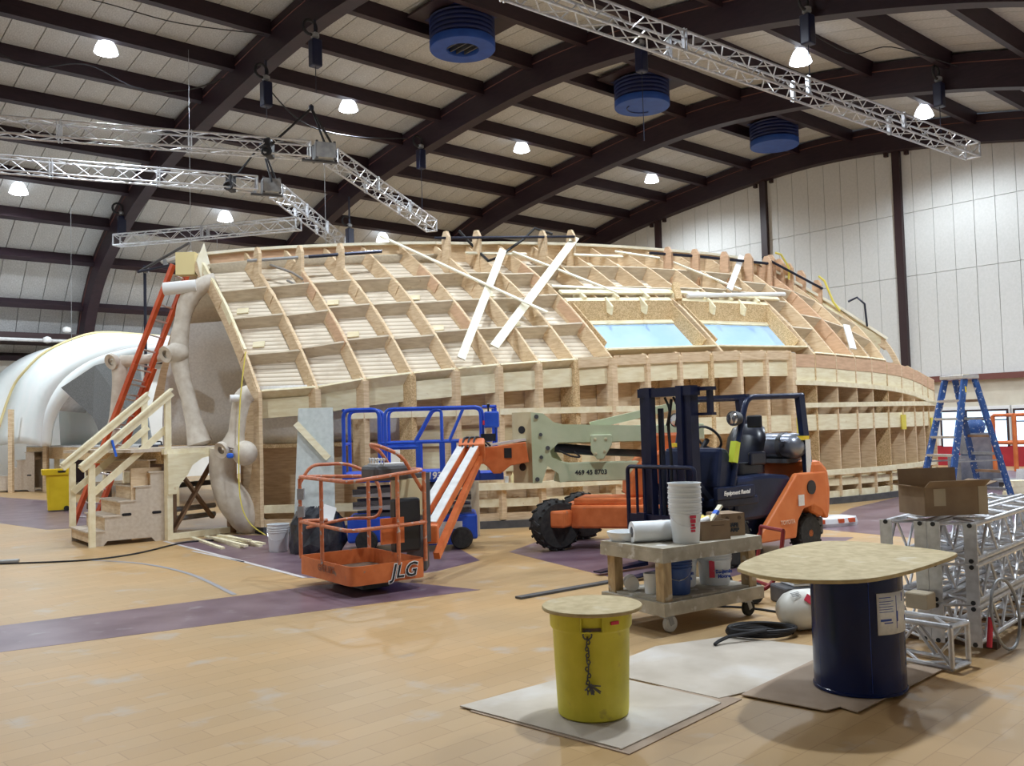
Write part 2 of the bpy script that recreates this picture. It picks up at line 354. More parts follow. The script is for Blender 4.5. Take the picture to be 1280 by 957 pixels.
# ceiling: roof sheet with arches, purlins and boards under it
s0h, s1h = S_BACK, S_END + .3
C2 = offset_curve(ARCH, .86)
ce = MB(); ce.loft([[hall(s0h, p.x, p.y) for p in C2], [hall(s1h, p.x, p.y) for p in C2]])
ceiling = tag(ce.build('ceiling', 'roof_sheet', solid=.04), 'curved roof of pale ceiling boards between dark arches and purlins', None, None, 'structure')
def arch(k):
    s = SA + BAY * k; mb = MB(); rows = []
    for ds, C in ((-AW / 2, ARCH), (AW / 2, ARCH), (AW / 2, ARCH_TOP), (-AW / 2, ARCH_TOP)): rows.append([hall(s + ds, p.x, p.y) for p in C])
    mb.loft(rows + [rows[0]])
    a = mb.build('roof_arch', 'glulam', ceiling, smooth=True)
    for side in (-1,):                                        # lower lamination band
        B = offset_curve(ARCH, .55); mb = MB(); mb.tube([hall(s + side * (AW / 2 + .005), p.x, p.y) for p in B[12:-4]], .012, 4); mb.build('arch_seam', 'trim_brown', a)
    return a
for k in range(-2, 4): arch(k)
# purlin stations along the deck curve, 1.79 apart, one at t = 15.26
DECK = offset_curve(ARCH, .80)
cum = [0.0]
for a, b_ in zip(DECK, DECK[1:]): cum.append(cum[-1] + (b_ - a).length)
def deck(l):
    l = max(0, min(cum[-1], l))
    for k in range(len(cum) - 1):
        if l <= cum[k + 1]: return DECK[k].lerp(DECK[k + 1], (l - cum[k]) / (cum[k + 1] - cum[k]))
    return DECK[-1]
l0 = None
for k in range(len(DECK) - 1):
    if DECK[k].x <= 15.26 <= DECK[k + 1].x or DECK[k + 1].x <= 15.26 <= DECK[k].x: l0 = cum[k] + (15.26 - DECK[k].x) / (DECK[k + 1].x - DECK[k].x) * (cum[k + 1] - cum[k])
STEP = 1.79
stations = [l0 + STEP * j for j in range(-14, 15) if .4 < l0 + STEP * j < cum[-1] - .3]
PURLIN_BAYS = range(-3, 3)
for l in stations:
    p = deck(l); e = .05; tng = (deck(l + e) - deck(l - e)).normalized(); nrm = Vector((tng.y, -tng.x, 0))
    if nrm.y > 0: nrm = -nrm
    for k in PURLIN_BAYS:
        a0 = SA + BAY * k + AW / 2; a1 = SA + BAY * (k + 1) - AW / 2; mb = MB(); vs = []
        for s in (a0, a1):
            for w, h in ((-.08, 0), (.08, 0), (.08, .34), (-.08, .34)):
                q_ = p + tng * w + nrm * h; vs.append(hall(s, q_.x, q_.y))
        mb.add(vs, [(0, 1, 2, 3), (7, 6, 5, 4), (0, 4, 5, 1), (1, 5, 6, 2), (2, 6, 7, 3), (3, 7, 4, 0)]); mb.build('purlin', 'glulam', ceiling)
# ceiling boards: one per board, the 300 that show largest as parts
unit = MB().box((0, 0, 0), (1, 1, 1)).mesh('ceiling_board'); unit.materials.append(MAT['tectum'])
cands = []
for a_, b_ in zip(stations, stations[1:]):
    pa, pb = deck(a_), deck(b_); tng = (pb - pa); L = tng.length; tng = tng / L; nrm = Vector((-tng.y, tng.x, 0)); mid = (pa + pb) / 2
    for k in PURLIN_BAYS:
        a0 = SA + BAY * k; nb = 9; w = BAY / nb
        for j in range(nb):
            for half in (0,):
                tt = mid + nrm * .02
                c = hall(a0 + w * (j + .5), tt.x, tt.y)
                X = (hall(1, 0, 0) - hall(0, 0, 0)).normalized(); Y = (hall(0, tng.x, tng.y) - hall(0, 0, 0)).normalized(); Z = X.cross(Y)
                M = Matrix(((X.x, Y.x, Z.x, c.x), (X.y, Y.y, Z.y, c.y), (X.z, Y.z, Z.z, c.z), (0, 0, 0, 1))) @ Matrix.Diagonal((w * HS - .022, L * HS - .016, .06, 1))
                lc = cam.matrix_world.inverted() @ c
                vis = lc.z < -1 and abs(lc.x / lc.z) < .60 and -.1 < lc.y / -lc.z < .45
                cands.append((0 if vis else 1, c.length, M))
cands.sort(key=lambda x: (x[0], x[1]))
rest = MB()
for i, (hid, dist, M) in enumerate(cands):
    if i < 300 and not hid:
        o = bpy.data.objects.new('ceiling_board', unit); COL.objects.link(o); o.parent = ceiling; o.matrix_local = M
    else:
        rest.add([M @ Vector((x * .5, y * .5, z * .5)) for x in (-1, 1) for y in (-1, 1) for z in (-1, 1)], [(0, 1, 3, 2), (4, 6, 7, 5), (0, 4, 5, 1), (2, 3, 7, 6), (0, 2, 6, 4), (1, 5, 7, 3)])
tag(rest.build('ceiling_boards', 'tectum', ceiling), None, None, None, 'stuff')

# gable wall at the far end: boarded above, glazed below
def wallbox(mb, t0, t1, z0, z1, s0, s1):
    vs = [hall(s, t, z) for s in (s0, s1) for t in (t0, t1) for z in (z0, z1)]
    for v in vs:
        if v.z < 0: v.z = 0.0
    return mb.add(vs, [(0, 1, 3, 2), (4, 6, 7, 5), (0, 4, 5, 1), (2, 3, 7, 6), (0, 2, 6, 4), (1, 5, 7, 3)])
mb = MB(); A2 = offset_curve(ARCH, .5)
n = len(A2); vs = [hall(S_END + .08, p.x, p.y) for p in A2] + [hall(S_END + .35, p.x, p.y) for p in A2]
for v in vs: v.z = max(v.z, 0)
mb.add(vs, [tuple(range(n)), tuple(range(n, 2 * n))[::-1]] + [(i, i + 1, n + i + 1, n + i) for i in range(n - 1)] + [(n - 1, 0, n, 2 * n - 1)])
wall_end = tag(mb.build('wall_end', 'wall_joint'), 'pale boarded gable wall with dark steel columns', None, None, 'structure')
PW = .549
tcol = [12.23 + 4.45 * k for k in range(-3, 5)]
t = 12.23 + .15 - PW * 24
levels = [2.68, 5.60, 7.42, 99]
rw = random.Random(3)
while t < 30.5:
    for a, z1 in zip(levels, levels[1:]):
        top = min(z1, max(curve_at(ARCH, min(max(t, -1), 30.6)), curve_at(ARCH, min(max(t + PW, -1), 30.6))) + .25)
        if top - a < .1: continue
        j = rw.uniform(-.05, .05) if a > 3 else 0
        j2 = rw.uniform(-.05, .05) if z1 < 90 else 0
        p = MB(); wallbox(p, t + .006, t + PW - .006, a + .006, top - .006, S_END, S_END + .08); p.build('wall_panel', 'wall_board', wall_end)
    t += PW
for tc_ in tcol:
    if tc_ < 29:
        p = MB(); wallbox(p, tc_ - .11, tc_ + .11, 0 if tc_ > 12.5 else 2.6, curve_at(ARCH, tc_) + .1, S_END - .14, S_END); c = p.build('column', 'steel_brown', wall_end)
        for sg in (-1, 1):
            p = MB(); wallbox(p, tc_ + sg * .3 - .05, tc_ + sg * .3 + .05, curve_at(ARCH, tc_ + sg * .3) - .12, curve_at(ARCH, tc_ + sg * .3) + .1, S_END - .12, S_END); p.build('bracket', 'steel_brown', c)
p = MB(); wallbox(p, -1.2, 12.2, 2.53, 2.69, S_END - .12, S_END); tag(p.build('trim_1', 'trim_brown'), 'brown beam across the gable wall above the windows', None, None, 'structure')
p = MB(); wallbox(p, -1.2, 30.8, -.2, 2.6, S_END + .02, S_END + .08); p.build('lower_wall', 'cream', wall_end)
p = MB(); wallbox(p, 5.5, 11.6, -.2, .76, S_END - .03, S_END + .02); p.build('red_panel', 'red_door', wall_end)
wn = 1
for t0, t1 in ((10.82, 11.30), (9.62, 10.62), (8.35, 9.40)):
    z0, z1 = .74, 1.68
    p = MB(); wallbox(p, t0 - .13, t1 + .13, z0 - .02, z1 + .14, S_END - .02, S_END + .03)
    w = tag(p.build('window_%d' % wn, 'white_paint'), 'daylit window in white frame low on the gable wall', None, None, 'structure'); wn += 1
    p = MB()
    for a, b_, c, d in ((t0 - .05, t0, z0, z1), (t1, t1 + .05, z0, z1), (t0 - .05, t1 + .05, z1, z1 + .05)): wallbox(p, a, b_, c, d, S_END - .05, S_END - .01)
    p.build('window_frame', 'steel_brown', w)
    p = MB(); wallbox(p, t0, t1, z0, z1, S_END - .035, S_END - .02); p.build('pane', 'glass_pane', w)
    p = MB(); wallbox(p, t0, t1, z1 - .1 - .05 * wn, z1 - .07 - .05 * wn, S_END - .05, S_END - .035); p.build('glazing_bar', 'steel_brown', w)

# side walls below the springing, wall behind the viewer
def slab(name, s0, s1, t0, t1, z1, matname, label):
    p = MB(); wallbox(p, t0, t1, -.5, z1, s0, s1); return tag(p.build(name, matname), label, None, None, 'structure')
wl = slab('wall_left', S_BACK, S_END, 31.15, 31.45, 4.7, 'white_wall', 'bright white side wall under the roof arches')
slab('wall_right', S_BACK, S_END, -2.3, -2.1, 3.2, 'white_wall', 'white side wall under the roof arches')
mb = MB(); vs = [hall(S_BACK, p.x, p.y) for p in A2] + [hall(S_BACK - .2, p.x, p.y) for p in A2]
for v in vs: v.z = max(v.z, 0)
mb.add(vs, [tuple(range(n)), tuple(range(n, 2 * n))[::-1]] + [(i, i + 1, n + i + 1, n + i) for i in range(n - 1)] + [(n - 1, 0, n, 2 * n - 1)])
tag(mb.build('wall_back', 'wall_board'), 'pale boarded gable wall', None, None, 'structure')
# eaves beam and pipe on the left side wall
p = MB(); wallbox(p, 30.0, 31.1, 4.55, 4.85, S_BACK, S_END); tag(p.build('trim_2', 'steel_brown'), 'dark eaves beam along the white side wall', None, None, 'structure')
mb = MB(); mb.tube([hall(S_BACK, 29.95, 4.62), hall(S_END - .2, 29.95, 4.62)], .06, 8); o = tag(mb.build('trim_3', 'pale_grey', smooth=True), 'white pipe along the eaves beam', None, None, 'structure')
for s in (7.35, 7.9): MB().lathe([(.02, -.12), (.12, -.08), (.15, 0), (.12, .08), (.02, .12)], 12, Matrix.Translation(hall(s, 29.75, 4.62 if s < 7.5 else 4.95))).build('globe_fitting', 'white_paint', o, smooth=True)

# ---------------------------------------------------------------- high-bay lamps
def bay_lamp(s, t, z, label, lit=True):
    base = hall(s, t, z)
    lc = cam.matrix_world.inverted() @ base; seen = lc.z < 0 and abs(lc.x / lc.z) < 640 / F_PX and abs(lc.y / lc.z) < 478.5 / F_PX
    off = '' if seen else '_offscreen'                       # the same roof rows carry on outside the picture
    L = thing('high_bay_lamp' + off, label, 'ceiling lamp', base, 0, 'high bay lamps under the roof')
    top = hall(s, t, min(curve_at(C2, t), z + 1.0)).z - base.z
    MB().lathe([(.07, .50), (.12, .47), (.13, .36), (.09, .28), (.11, .24)], 14).build('ballast_housing', 'pale_grey', L, smooth=True)
    MB().lathe([(.12, .26), (.17, .20), (.235, .06), (.27, -.06), (.255, -.06), (.22, .05), (.15, .18), (.10, .22)], 20, cap=False).build('reflector' + off, 'lamp_glass', L, smooth=True)
    MB().lathe([(.245, -.05), (.22, -.075), (.12, -.10), (.02, -.11)], 20).build('diffuser' + off, 'lamp_disc', L, smooth=True)
    mb = MB(); mb.tube([(0, 0, .5), (0, 0, top - .1)], .02, 6)
    for sg in (-1, 1): mb.bar((sg * .24, 0, .56), (0, 0, .48), .03, .05)
    mb.build('hanger', 'aluminium', L)
    d = bpy.data.lights.new('lamp_light' + off, 'SPOT'); d.energy = LAMP_WATTS; d.color = LAMP_COLOR; d.shadow_soft_size = .2; d.spot_size = math.radians(160); d.spot_blend = .5
    lo = bpy.data.objects.new('lamp_light' + off, d); COL.objects.link(lo); lo.parent = L; lo.location = (0, 0, -.16)
lamps = []
for s in (.17, 5.8, 11.43, 17.06, 22.7):
    for t, z, w in ((3.8, 7.35, 'near the low side of the roof'), (10.1, 9.15, 'near the white gable wall side'), (18.95, 9.48, 'in the middle row'), (26.2, 8.15, 'in the row above the white side wall')):
        if (s < 1 and t < 5) or (s > 20 and t > 26): continue
        lamps.append((s, t, z))
ROW = {3.8: 'in the low row by the right side wall', 10.1: 'in the row over the long hanging truss', 18.95: 'in the row next to the blue vents', 26.2: 'low in the row over the white shell'}
BAYN = {.17: 'rearmost', 5.8: 'before the first hoists', 11.43: 'in the louvred vent bay', 17.06: 'in the scuffed vent bay', 22.7: 'in the gable wall bay'}
for s, t, z in lamps: bay_lamp(s, t, z, 'lit lamp %s, %s' % (ROW[t], BAYN[s]))
# ================================================================ ribbed plywood hull
KNEE = [(-4.12,14.83,2.31),(-3.17,14.80,2.35),(-2.38,14.76,2.46),(-1.61,14.75,2.53),(-0.89,14.75,2.58),(-0.19,14.80,2.63),(0.46,14.95,2.67),(1.08,15.2,2.71),(1.71,15.4,2.75),(2.36,15.7,2.78),(2.97,15.95,2.81),(3.57,16.2,2.83),(4.15,16.45,2.85),(4.69,16.7,2.86),(5.23,16.95,2.86),(5.74,17.2,2.85),(6.21,17.4,2.82),(6.69,17.7,2.79),(7.1,17.95,2.77),(7.54,18.3,2.74),(8.0,18.7,2.69),(8.42,19.1,2.62),(8.78,19.5,2.54),(9.03,19.8,2.48),(9.35,20.2,2.42)]
RIDGE = [(2.46,4.94),(2.62,5.02),(2.70,5.05),(2.77,5.07),(2.80,5.08),(2.81,5.09),(2.83,5.11),(2.87,5.14),(2.90,5.18),(2.89,5.21),(2.89,5.23),(2.90,5.24),(2.87,5.24),(2.80,5.22),(2.66,5.18),(2.42,5.12),(2.26,5.05),(2.10,4.93),(1.76,4.58),(0.94,3.87),(0.29,3.21)]
PROF = [(0,0),(.15,.195),(.3,.375),(.5,.58),(.68,.745),(.85,.88),(1,1)]
WX, WY = -0.6557, 0.7551
def lerp_list(L, i):
    i = max(0.0, min(len(L) - 1.0, i)); k = min(int(i), len(L) - 2); f = i - k
    return tuple(a + (b - a) * f for a, b in zip(L[k], L[k + 1]))
def prof(u):
    for (a, b), (c, d) in zip(PROF, PROF[1:]):
        if u <= c: return b + (d - b) * (u - a) / (c - a)
    return 1 + (u - 1) * .47
def rib2d(i, u, n=0.0):
    kz = lerp_list(KNEE, i - 1)[2]; D, zr = lerp_list(RIDGE, i - 1)
    e = 0.02
    d, z = D * u, kz + (zr - kz) * prof(u)
    u0, u1 = max(0, min(1, u) - e), min(1, max(0, u) + e)
    td, tz = D * (u1 - u0), (zr - kz) * (prof(u1) - prof(u0))
    l = (td * td + tz * tz) ** .5
    return d + n * tz / l, z - n * td / l
def hull(i, u, n=0.0):
    k = lerp_list(KNEE, i - 1); d, z = rib2d(i, u, n)
    return (k[0] + WX * d, k[1] + WY * d, z)
WV = Vector((WX, WY, 0)); WS = Vector((WY, -WX, 0))       # across the hull (inward), along it
HO = Vector((-4.12, 14.83, 0))
hull_root = thing('plywood_hull', 'long ribbed plywood hull framework with two blue window openings', 'film set', HO)
def hv(i, u, n=0.0): return Vector(hull(i, u, n)) - HO
def kv(i, d=0.0, z=0.0):
    k = lerp_list(KNEE, i - 1); return Vector((k[0] + WX * d, k[1] + WY * d, z)) - HO
def side(i):
    a = Vector(lerp_list(KNEE, i - 1 + .05)); b = Vector(lerp_list(KNEE, i - 1 - .05)); d = a - b; d.z = 0; return d.normalized()
def plate(poly, i, th=.045):
    """poly of (d, z) in the plane of rib i, thickened along the hull"""
    k = lerp_list(KNEE, i - 1); sd = WS * (th / 2); mb = MB(); n = len(poly)
    P = [Vector((k[0] + WX * d, k[1] + WY * d, z)) - HO for d, z in poly]
    mb.add([p - sd for p in P] + [p + sd for p in P], [tuple(range(n)), tuple(range(n, 2 * n))[::-1]] + [(j, (j + 1) % n, n + (j + 1) % n, n + j) for j in range(n)])
    return mb
US = [0, .08, .16, .24, .32, .42, .52, .62, .72, .82, .91, 1.0]
DEPTH = .27
def rib_poly(i, u0=0.0, u1=1.0, depth=DEPTH):
    us = [u0 + (u1 - u0) * k / 12 for k in range(13)]
    return [rib2d(i, u) for u in us] + [rib2d(i, u, depth) for u in reversed(us)]
rr = random.Random(5)
RIBMAT = ['plywood', 'plywood', 'plywood', 'osb']
for i in range(1, 22):
    m_ = 'plywood' if i < 12 else ('maroon_ply' if rr.random() < .4 else 'plywood')
    if 9 < i < 16 and i != 9:
        plate(rib_poly(i, .40, 1.0), i).build('rib', m_, hull_root)
    elif i <= 19:
        plate(rib_poly(i, 0, 1.0), i).build('rib', m_, hull_root)
    else:
        plate(rib_poly(i, 0, 1.0, .2 if i == 20 else .1), i).build('rib', m_, hull_root)
    if i not in range(10, 16) and i < 20:                         # doubler plates lapping the joints of the rib
        for u in (.30, .66):
            for sg in (1,):
                a = plate([rib2d(i, u - .10), rib2d(i, u + .10), rib2d(i, u + .10, .2), rib2d(i, u - .10, .2)], i, .07); a.build('splice_plate', 'maroon_ply' if (i + int(u * 10)) % 3 == 0 else 'plywood', hull_root)
plate(rib_poly(12.45, 0, .40, .34), 12.45, .06).build('rib', 'plywood', hull_root)
# extra board on the end rib and its peak
plate([rib2d(1, u, -.03) for u in (.22, .5, .75, 1.0)] + [rib2d(1, u, .10) for u in (1.0, .75, .5, .22)], .93, .05).build('edge_board', 'lumber', hull_root)
# end-rib lower leg, flaring at its foot
zk = KNEE[0][2]
plate([(-.02, .12), (-.03, 1.2), (-.02, zk), (.05, zk + .02), (.24, zk + .25), (.20, zk - .1), (.17, 1.75), (.22, 1.25), (.34, .85), (.55, .60), (.95, .46), (.95, .12)], 1, .06).build('end_leg', 'plywood', hull_root)

def quadstrip(i0, i1, us, n, th, name, m_, dz=0.0):
    A = [hv(i0, u, n) for u in us]; B = [hv(i1, u, n) for u in us]; mb = MB(); A2_ = [hv(i0, u, n + th) for u in us]; B2_ = [hv(i1, u, n + th) for u in us]
    mb.loft([A, B, B2_, A2_, A]); k = len(us)
    mb.f += [(0, k, 2 * k, 3 * k), (k - 1, 2 * k - 1, 3 * k - 1, 4 * k - 1)]
    return mb.build(name, m_, hull_root)
for i in range(1, 20):
    a, b_ = i + .03, i + .97
    us = [0, .1, .2, .3, .4, .5, .6, .7, .8, .9, 1.0]
    if 9 <= i < 16: us = [.40, .5, .6, .7, .8, .9, 1.0]
    dp = DEPTH if i < 18 else .2
    quadstrip(a, b_, us, dp, .02, 'skin_panel', 'lath_skin')
    # lath strips lying on the skin
    lv = (.0, .20, .42, .64) if not 9 <= i < 16 else (.50, .72)
    if i >= 17: lv = (.0, .3, .62)
    for u in lv:
        j = rr.uniform(-.012, .012)
        A0, A1 = hv(a, u + j), hv(a, u + j, dp); B0, B1 = hv(b_, u + j), hv(b_, u + j, dp)
        t = (hv(i + .5, u + .03) - hv(i + .5, u)).normalized() * .035
        if u == 0.0: A0, B0 = hv(a, .0, -.02), hv(b_, .0, -.02)
        mb = MB(); mb.add([A0, B0, B1, A1, A0 + t, B0 + t, B1 + t, A1 + t], [(0, 1, 2, 3), (7, 6, 5, 4), (0, 4, 5, 1), (1, 5, 6, 2), (2, 6, 7, 3), (3, 7, 4, 0)])
        mb.build('blocking', 'lumber' if u == 0.0 else 'blocking', hull_root)
    if i < 9 and i % 2 == 1:                                      # scraps of ply screwed to the skin
        for u in (.30, .55):
            c = hv(i + .45, u, dp - .015); X = (hv(i + .7, u, dp) - hv(i + .2, u, dp)).normalized(); Y = (hv(i + .45, u + .05, dp) - hv(i + .45, u, dp)).normalized()
            Mx = frame(c, X, Y); mb = MB(); mb.prism([(-.10, -.06), (.10, -.06), (.10, .06), (-.10, .06)], .02, Mx); mb.build('patch_block', 'pale_ply', hull_root)
# ridge board and cap
for i in range(1, 21):
    a, b_ = float(i), float(i + 1); rd = .34 if i < 17 else .2
    A, B = hv(a, 1.0), hv(b_, 1.0); dn = Vector((0, 0, -rd)); bk = WV * .04
    mb = MB(); mb.add([A, B, B + dn, A + dn, A + bk, B + bk, B + dn + bk, A + dn + bk], [(0, 1, 2, 3), (7, 6, 5, 4), (0, 4, 5, 1), (1, 5, 6, 2), (2, 6, 7, 3), (3, 7, 4, 0)])
    mb.build('ridge_board', 'plywood' if i > 4 else 'maroon_ply', hull_root)
    mb = MB(); mb.bar(A + Vector((0, 0, .025)) - WV * .03, B + Vector((0, 0, .025)) - WV * .03, .11, .05); mb.build('ridge_cap', 'white_stick', hull_root)
# upright tabs with pipes through them
TABS = [(1.96, .80), (2.95, .78), (3.94, .78), (6.95, .86), (7.95, .88), (9.95, .88), (10.95, .9), (13.95, .78), (14.9, .78), (15.9, .78), (16.9, .80), (17.8, .84), (18.3, .95), (18.65, .97), (18.95, .97), (19.2, .96), (19.5, .94)]
for i, u in TABS:
    d, z = rib2d(i, u); h = .42 if i < 6 else (.46 if i < 12 else .38)
    d = min(d, lerp_list(RIDGE, i - 1)[0] - .05)
    plate([(d - .09, z - .38), (d - .10, z + h - .12), (d - .03, z + h), (d + .05, z + h), (d + .11, z + h - .12), (d + .10, z - .30)], i + .03, .06).build('tab', 'maroon_ply' if i > 13 else 'plywood', hull_root)
def surf_tube(name, pts, r, m_, lift=0.0):
    mb = MB(); mb.tube([hv(i, u, n) + Vector((0, 0, lift)) for i, u, n in pts], r, 8); return mb.build(name, m_, hull_root, smooth=True)
surf_tube('pipe', [(1.77, .83, -.16), (3.2, .82, -.16)], .030, 'mid_grey')
surf_tube('pipe', [(3.2, .82, -.16), (5.1, .84, -.16)], .032, 'black_pipe')
surf_tube('pipe', [(6.6, .90, -.30), (10.95, .92, -.32)], .026, 'black_pipe')
surf_tube('pipe', [(13.4, .84, -.16), (15.0, .84, -.17), (17.9, .88, -.20)], .03, 'black_pipe')
surf_tube('pipe', [(17.9, .98, -.22), (19.5, .95, -.22)], .026, 'black_pipe')
# diagonal braces and battens
def batten(name, p, q, w, m_='white_stick', th=.025, n=-.04):
    A, B = hv(p[0], p[1], 0), hv(q[0], q[1], 0); mid_i = (p[0] + q[0]) / 2; mid_u = (p[1] + q[1]) / 2
    nrm = (hv(mid_i, mid_u, -.2) - hv(mid_i, mid_u, 0)).normalized(); lift = 0.0
    for k in range(1, 20):                                         # clear the bulge of the ribs between the two ends
        f = k / 20; lift = max(lift, (hv(p[0] + (q[0] - p[0]) * f, p[1] + (q[1] - p[1]) * f, 0) - A.lerp(B, f)).dot(nrm))
    A = A + nrm * (lift - n * .6); B = B + nrm * (lift - n * .6); mb = MB(); mb.bar(A, B, w, th, nrm); return mb.build(name, m_, hull_root)
batten('brace', (4.97, .0), (8.37, .80), .14); batten('brace', (5.84, .04), (11.2, .97), .15, n=-.08)
batten('brace', (5.46, 1.02), (7.9, .24), .09, n=-.11); batten('brace', (9.01, .87), (10.7, .42), .09)
batten('batten', (8.98, .49), (12.6, .45), .07); batten('brace', (14.2, .81), (15.4, .50), .08); batten('brace', (14.8, .47), (17.3, 1.0), .12, 'white_paint', n=-.1)
batten('batten', (7.6, .88), (9.4, .86), .08); batten('batten', (10.9, .86), (12.6, .86), .08); batten('batten', (12.6, .93), (14.0, .87), .09)
mb = MB(); mb.bar(hv(18.1, .05, -.06), hv(19.0, .30, -.06), .13, .03, (0, -1, 0)); mb.build('brace', 'white_paint', hull_root)
surf_tube('white_tube', [(12.96, .40, -.05), (17.1, .50, -.05)], .045, 'white_paint')
# loose black hose and rope over the ridge, straps
surf_tube('hose', [(7.6, 1.0, -.30), (8.0, .92, -.06), (8.0, .78, -.03), (8.3, .80, -.05), (8.9, .88, -.08), (9.5, .95, -.2), (9.9, 1.0, -.36), (10.2, .92, -.36)], .026, 'rope_black')
surf_tube('rope', [(2.3, .82, -.05), (2.7, .74, -.02), (3.0, .70, .1), (2.8, .66, .12), (2.6, .72, .1)], .022, 'grey_rope')
surf_tube('strap', [(18.2, .98, -.40), (18.4, .99, -.42), (18.75, .97, -.25), (18.8, .93, -.05)], .022, 'yellow_strap')
surf_tube('strap', [(19.35, .97, -.40), (19.45, .95, -.38), (19.75, .93, -.1), (19.9, .9, -.02)], .022, 'yellow_strap')
surf_tube('clamp_frame', [(20.0, .98, -.25), (20.1, 1.0, -.42), (20.25, .97, -.40), (20.5, .9, -.05)], .022, 'black_pipe')
mb = MB(); mb.add([hv(19.2, 1.0, .02), hv(20.9, 1.0, .0), hv(20.9, 1.0, .06) + Vector((0, 0, -.30)), hv(19.6, .8, .05), ], [(0, 1, 2, 3)]); mb.build('end_panel', 'pale_ply', hull_root, solid=.03)
mb = MB(); mb.bar(hv(19.2, 1.0, -.04), hv(21.0, 1.0, -.04), .10, .05); mb.build('end_batten', 'lumber', hull_root)

# window openings: header box, sill, jambs and blue panes
for wi, (i0, i1) in enumerate(((9.06, 12.38), (12.52, 15.95))):
    w = bpy.data.objects.new('window_unit', None); COL.objects.link(w); w.parent = hull_root
    def ws(u0, n0, u1, n1, name, m_, th=.03, a=i0, b=i1, up=None):
        P = [hv(a, u0, n0), hv(b, u0, n0), hv(b, u1, n1), hv(a, u1, n1)]; mb = MB(); nn = (P[1] - P[0]).cross(P[3] - P[0]).normalized() * th
        mb.add(P + [p + nn for p in P], [(0, 1, 2, 3), (7, 6, 5, 4), (0, 4, 5, 1), (1, 5, 6, 2), (2, 6, 7, 3), (3, 7, 4, 0)]); return mb.build(name, m_, w)
    ws(.37, -.02, .295, .26, 'header_board', 'osb')
    ws(.405, .0, .37, .0, 'header_rail', 'pale_ply', .04)
    ws(.30, .24, .275, .24, 'frame_rail', 'pale_ply', .04)
    ws(.115, .24, .08, .22, 'frame_rail', 'lumber', .05)
    ws(.08, .22, .05, -.02, 'sill', 'lumber', .03)
    ws(.285, .27, .105, .27, 'pane', 'blue_film', .012)
    for ib in (i0 + .12, i1 - .12):
        ws(.36, .02, .09, .02, 'jamb', 'osb', .26, a=ib - .04, b=ib + .04) if False else plate([rib2d(ib, .36, .0), rib2d(ib, .09, .0), rib2d(ib, .09, .27), rib2d(ib, .36, .27)], ib, .03).build('jamb', 'osb', w)
    for k in (1, 2):
        ii = i0 + (i1 - i0) * k / 3
        plate([rib2d(ii, .385, -.06), rib2d(ii, .32, -.02), rib2d(ii, .30, .12), rib2d(ii, .34, .14)], ii, .05).build('gusset', 'pale_ply', w)
for i in range(10, 17):                                            # short blocks above the headers
    plate([rib2d(i - .4, .46, -.05), rib2d(i - .4, .39, -.05), rib2d(i - .4, .39, .12), rib2d(i - .4, .46, .12)], i - .4, .07).build('cripple_block', 'pale_ply', hull_root)
quadstrip(9.05, 12.6, [.425, .455], -.05, .04, 'header_rail', 'pale_ply'); quadstrip(12.7, 16.6, [.43, .455], -.05, .04, 'header_rail', 'lumber')
MB().bar(hv(12.75, .47, -.14), hv(12.55, .37, -.02), .12, .12).build('knee_block', 'osb', hull_root)

# lower wall: posts, header panels, rails, back skin
NB = len(KNEE)
def kz(i): return lerp_list(KNEE, i - 1)[2]
for i in range(2, NB + 1):
    dpt = .34 if i < 10 else (.46 if i < 16 else .58)
    th = .10 if i < 10 else (.08 if i < 15 else .03)
    plate([(-.02, .14), (-.02, kz(i) - .02), (.10, kz(i) + .06), (dpt, kz(i) - .05), (dpt, .14)], i, th).build('post', 'plywood' if i % 4 else 'osb', hull_root)
def between(i0, i1, d, z0, z1, th, name, m_, zf=None):
    A, B = kv(i0, d), kv(i1, d); za, zb = (z0, z0), (z1, z1)
    if zf: za = (zf(i0) + z0, zf(i1) + z0); zb = (zf(i0) + z1, zf(i1) + z1)
    bk = WV * th; P = [A + Vector((0, 0, za[0])), B + Vector((0, 0, za[1])), B + Vector((0, 0, zb[1])), A + Vector((0, 0, zb[0]))]
    mb = MB(); mb.add(P + [p + bk for p in P], [(0, 1, 2, 3), (7, 6, 5, 4), (0, 4, 5, 1), (1, 5, 6, 2), (2, 6, 7, 3), (3, 7, 4, 0)]); return mb.build(name, m_, hull_root)
for i in range(1, NB):
    g = .05 if i < 10 else .025; a, b_ = i + g, i + 1 - g
    if i < 15:
        between(a, b_, .04 if i > 3 else .16, -.43, -.12, .02, 'header_panel', 'pale_ply', kz)
    else:
        between(a, b_, -.01, -.52, -.26, .02, 'header_panel', 'pale_ply', kz); between(a, b_, -.02, -.26, -.02, .02, 'top_panel', 'maroon_ply', kz)
    if 8 <= i < 15: between(a, b_, -.01, -.13, .04, .02, 'top_panel', 'plywood', kz)
    if i >= 9: between(a, b_, .0, 1.40, 1.70, .02, 'mid_panel', 'pale_ply')
    elif i >= 4: between(a, b_, .30, 1.35, 1.62, .02, 'mid_panel', 'pale_ply'); between(a, b_, .30, .9, 1.25, .02, 'mid_panel', 'pale_ply')
    bd = .36 if 4 <= i < 10 else (.48 if i < 16 else .60)
    if i < 4: bd = .75
    between(a - g, b_ + g, bd, .12, -.1 + kz(i) if i > 3 else kz(i) - .15, .02, 'back_panel', 'osb' if i > 9 else 'plywood')
    between(a, b_, .02, .34, .47, .05, 'bottom_rail', 'lumber')
    between(a, b_, .02, .12, .24, .05, 'sole_plate', 'lumber' if i > 12 else 'plywood')
    if i > 8: between(a, b_, .10, .47, .49, .36, 'shelf', 'pale_ply')
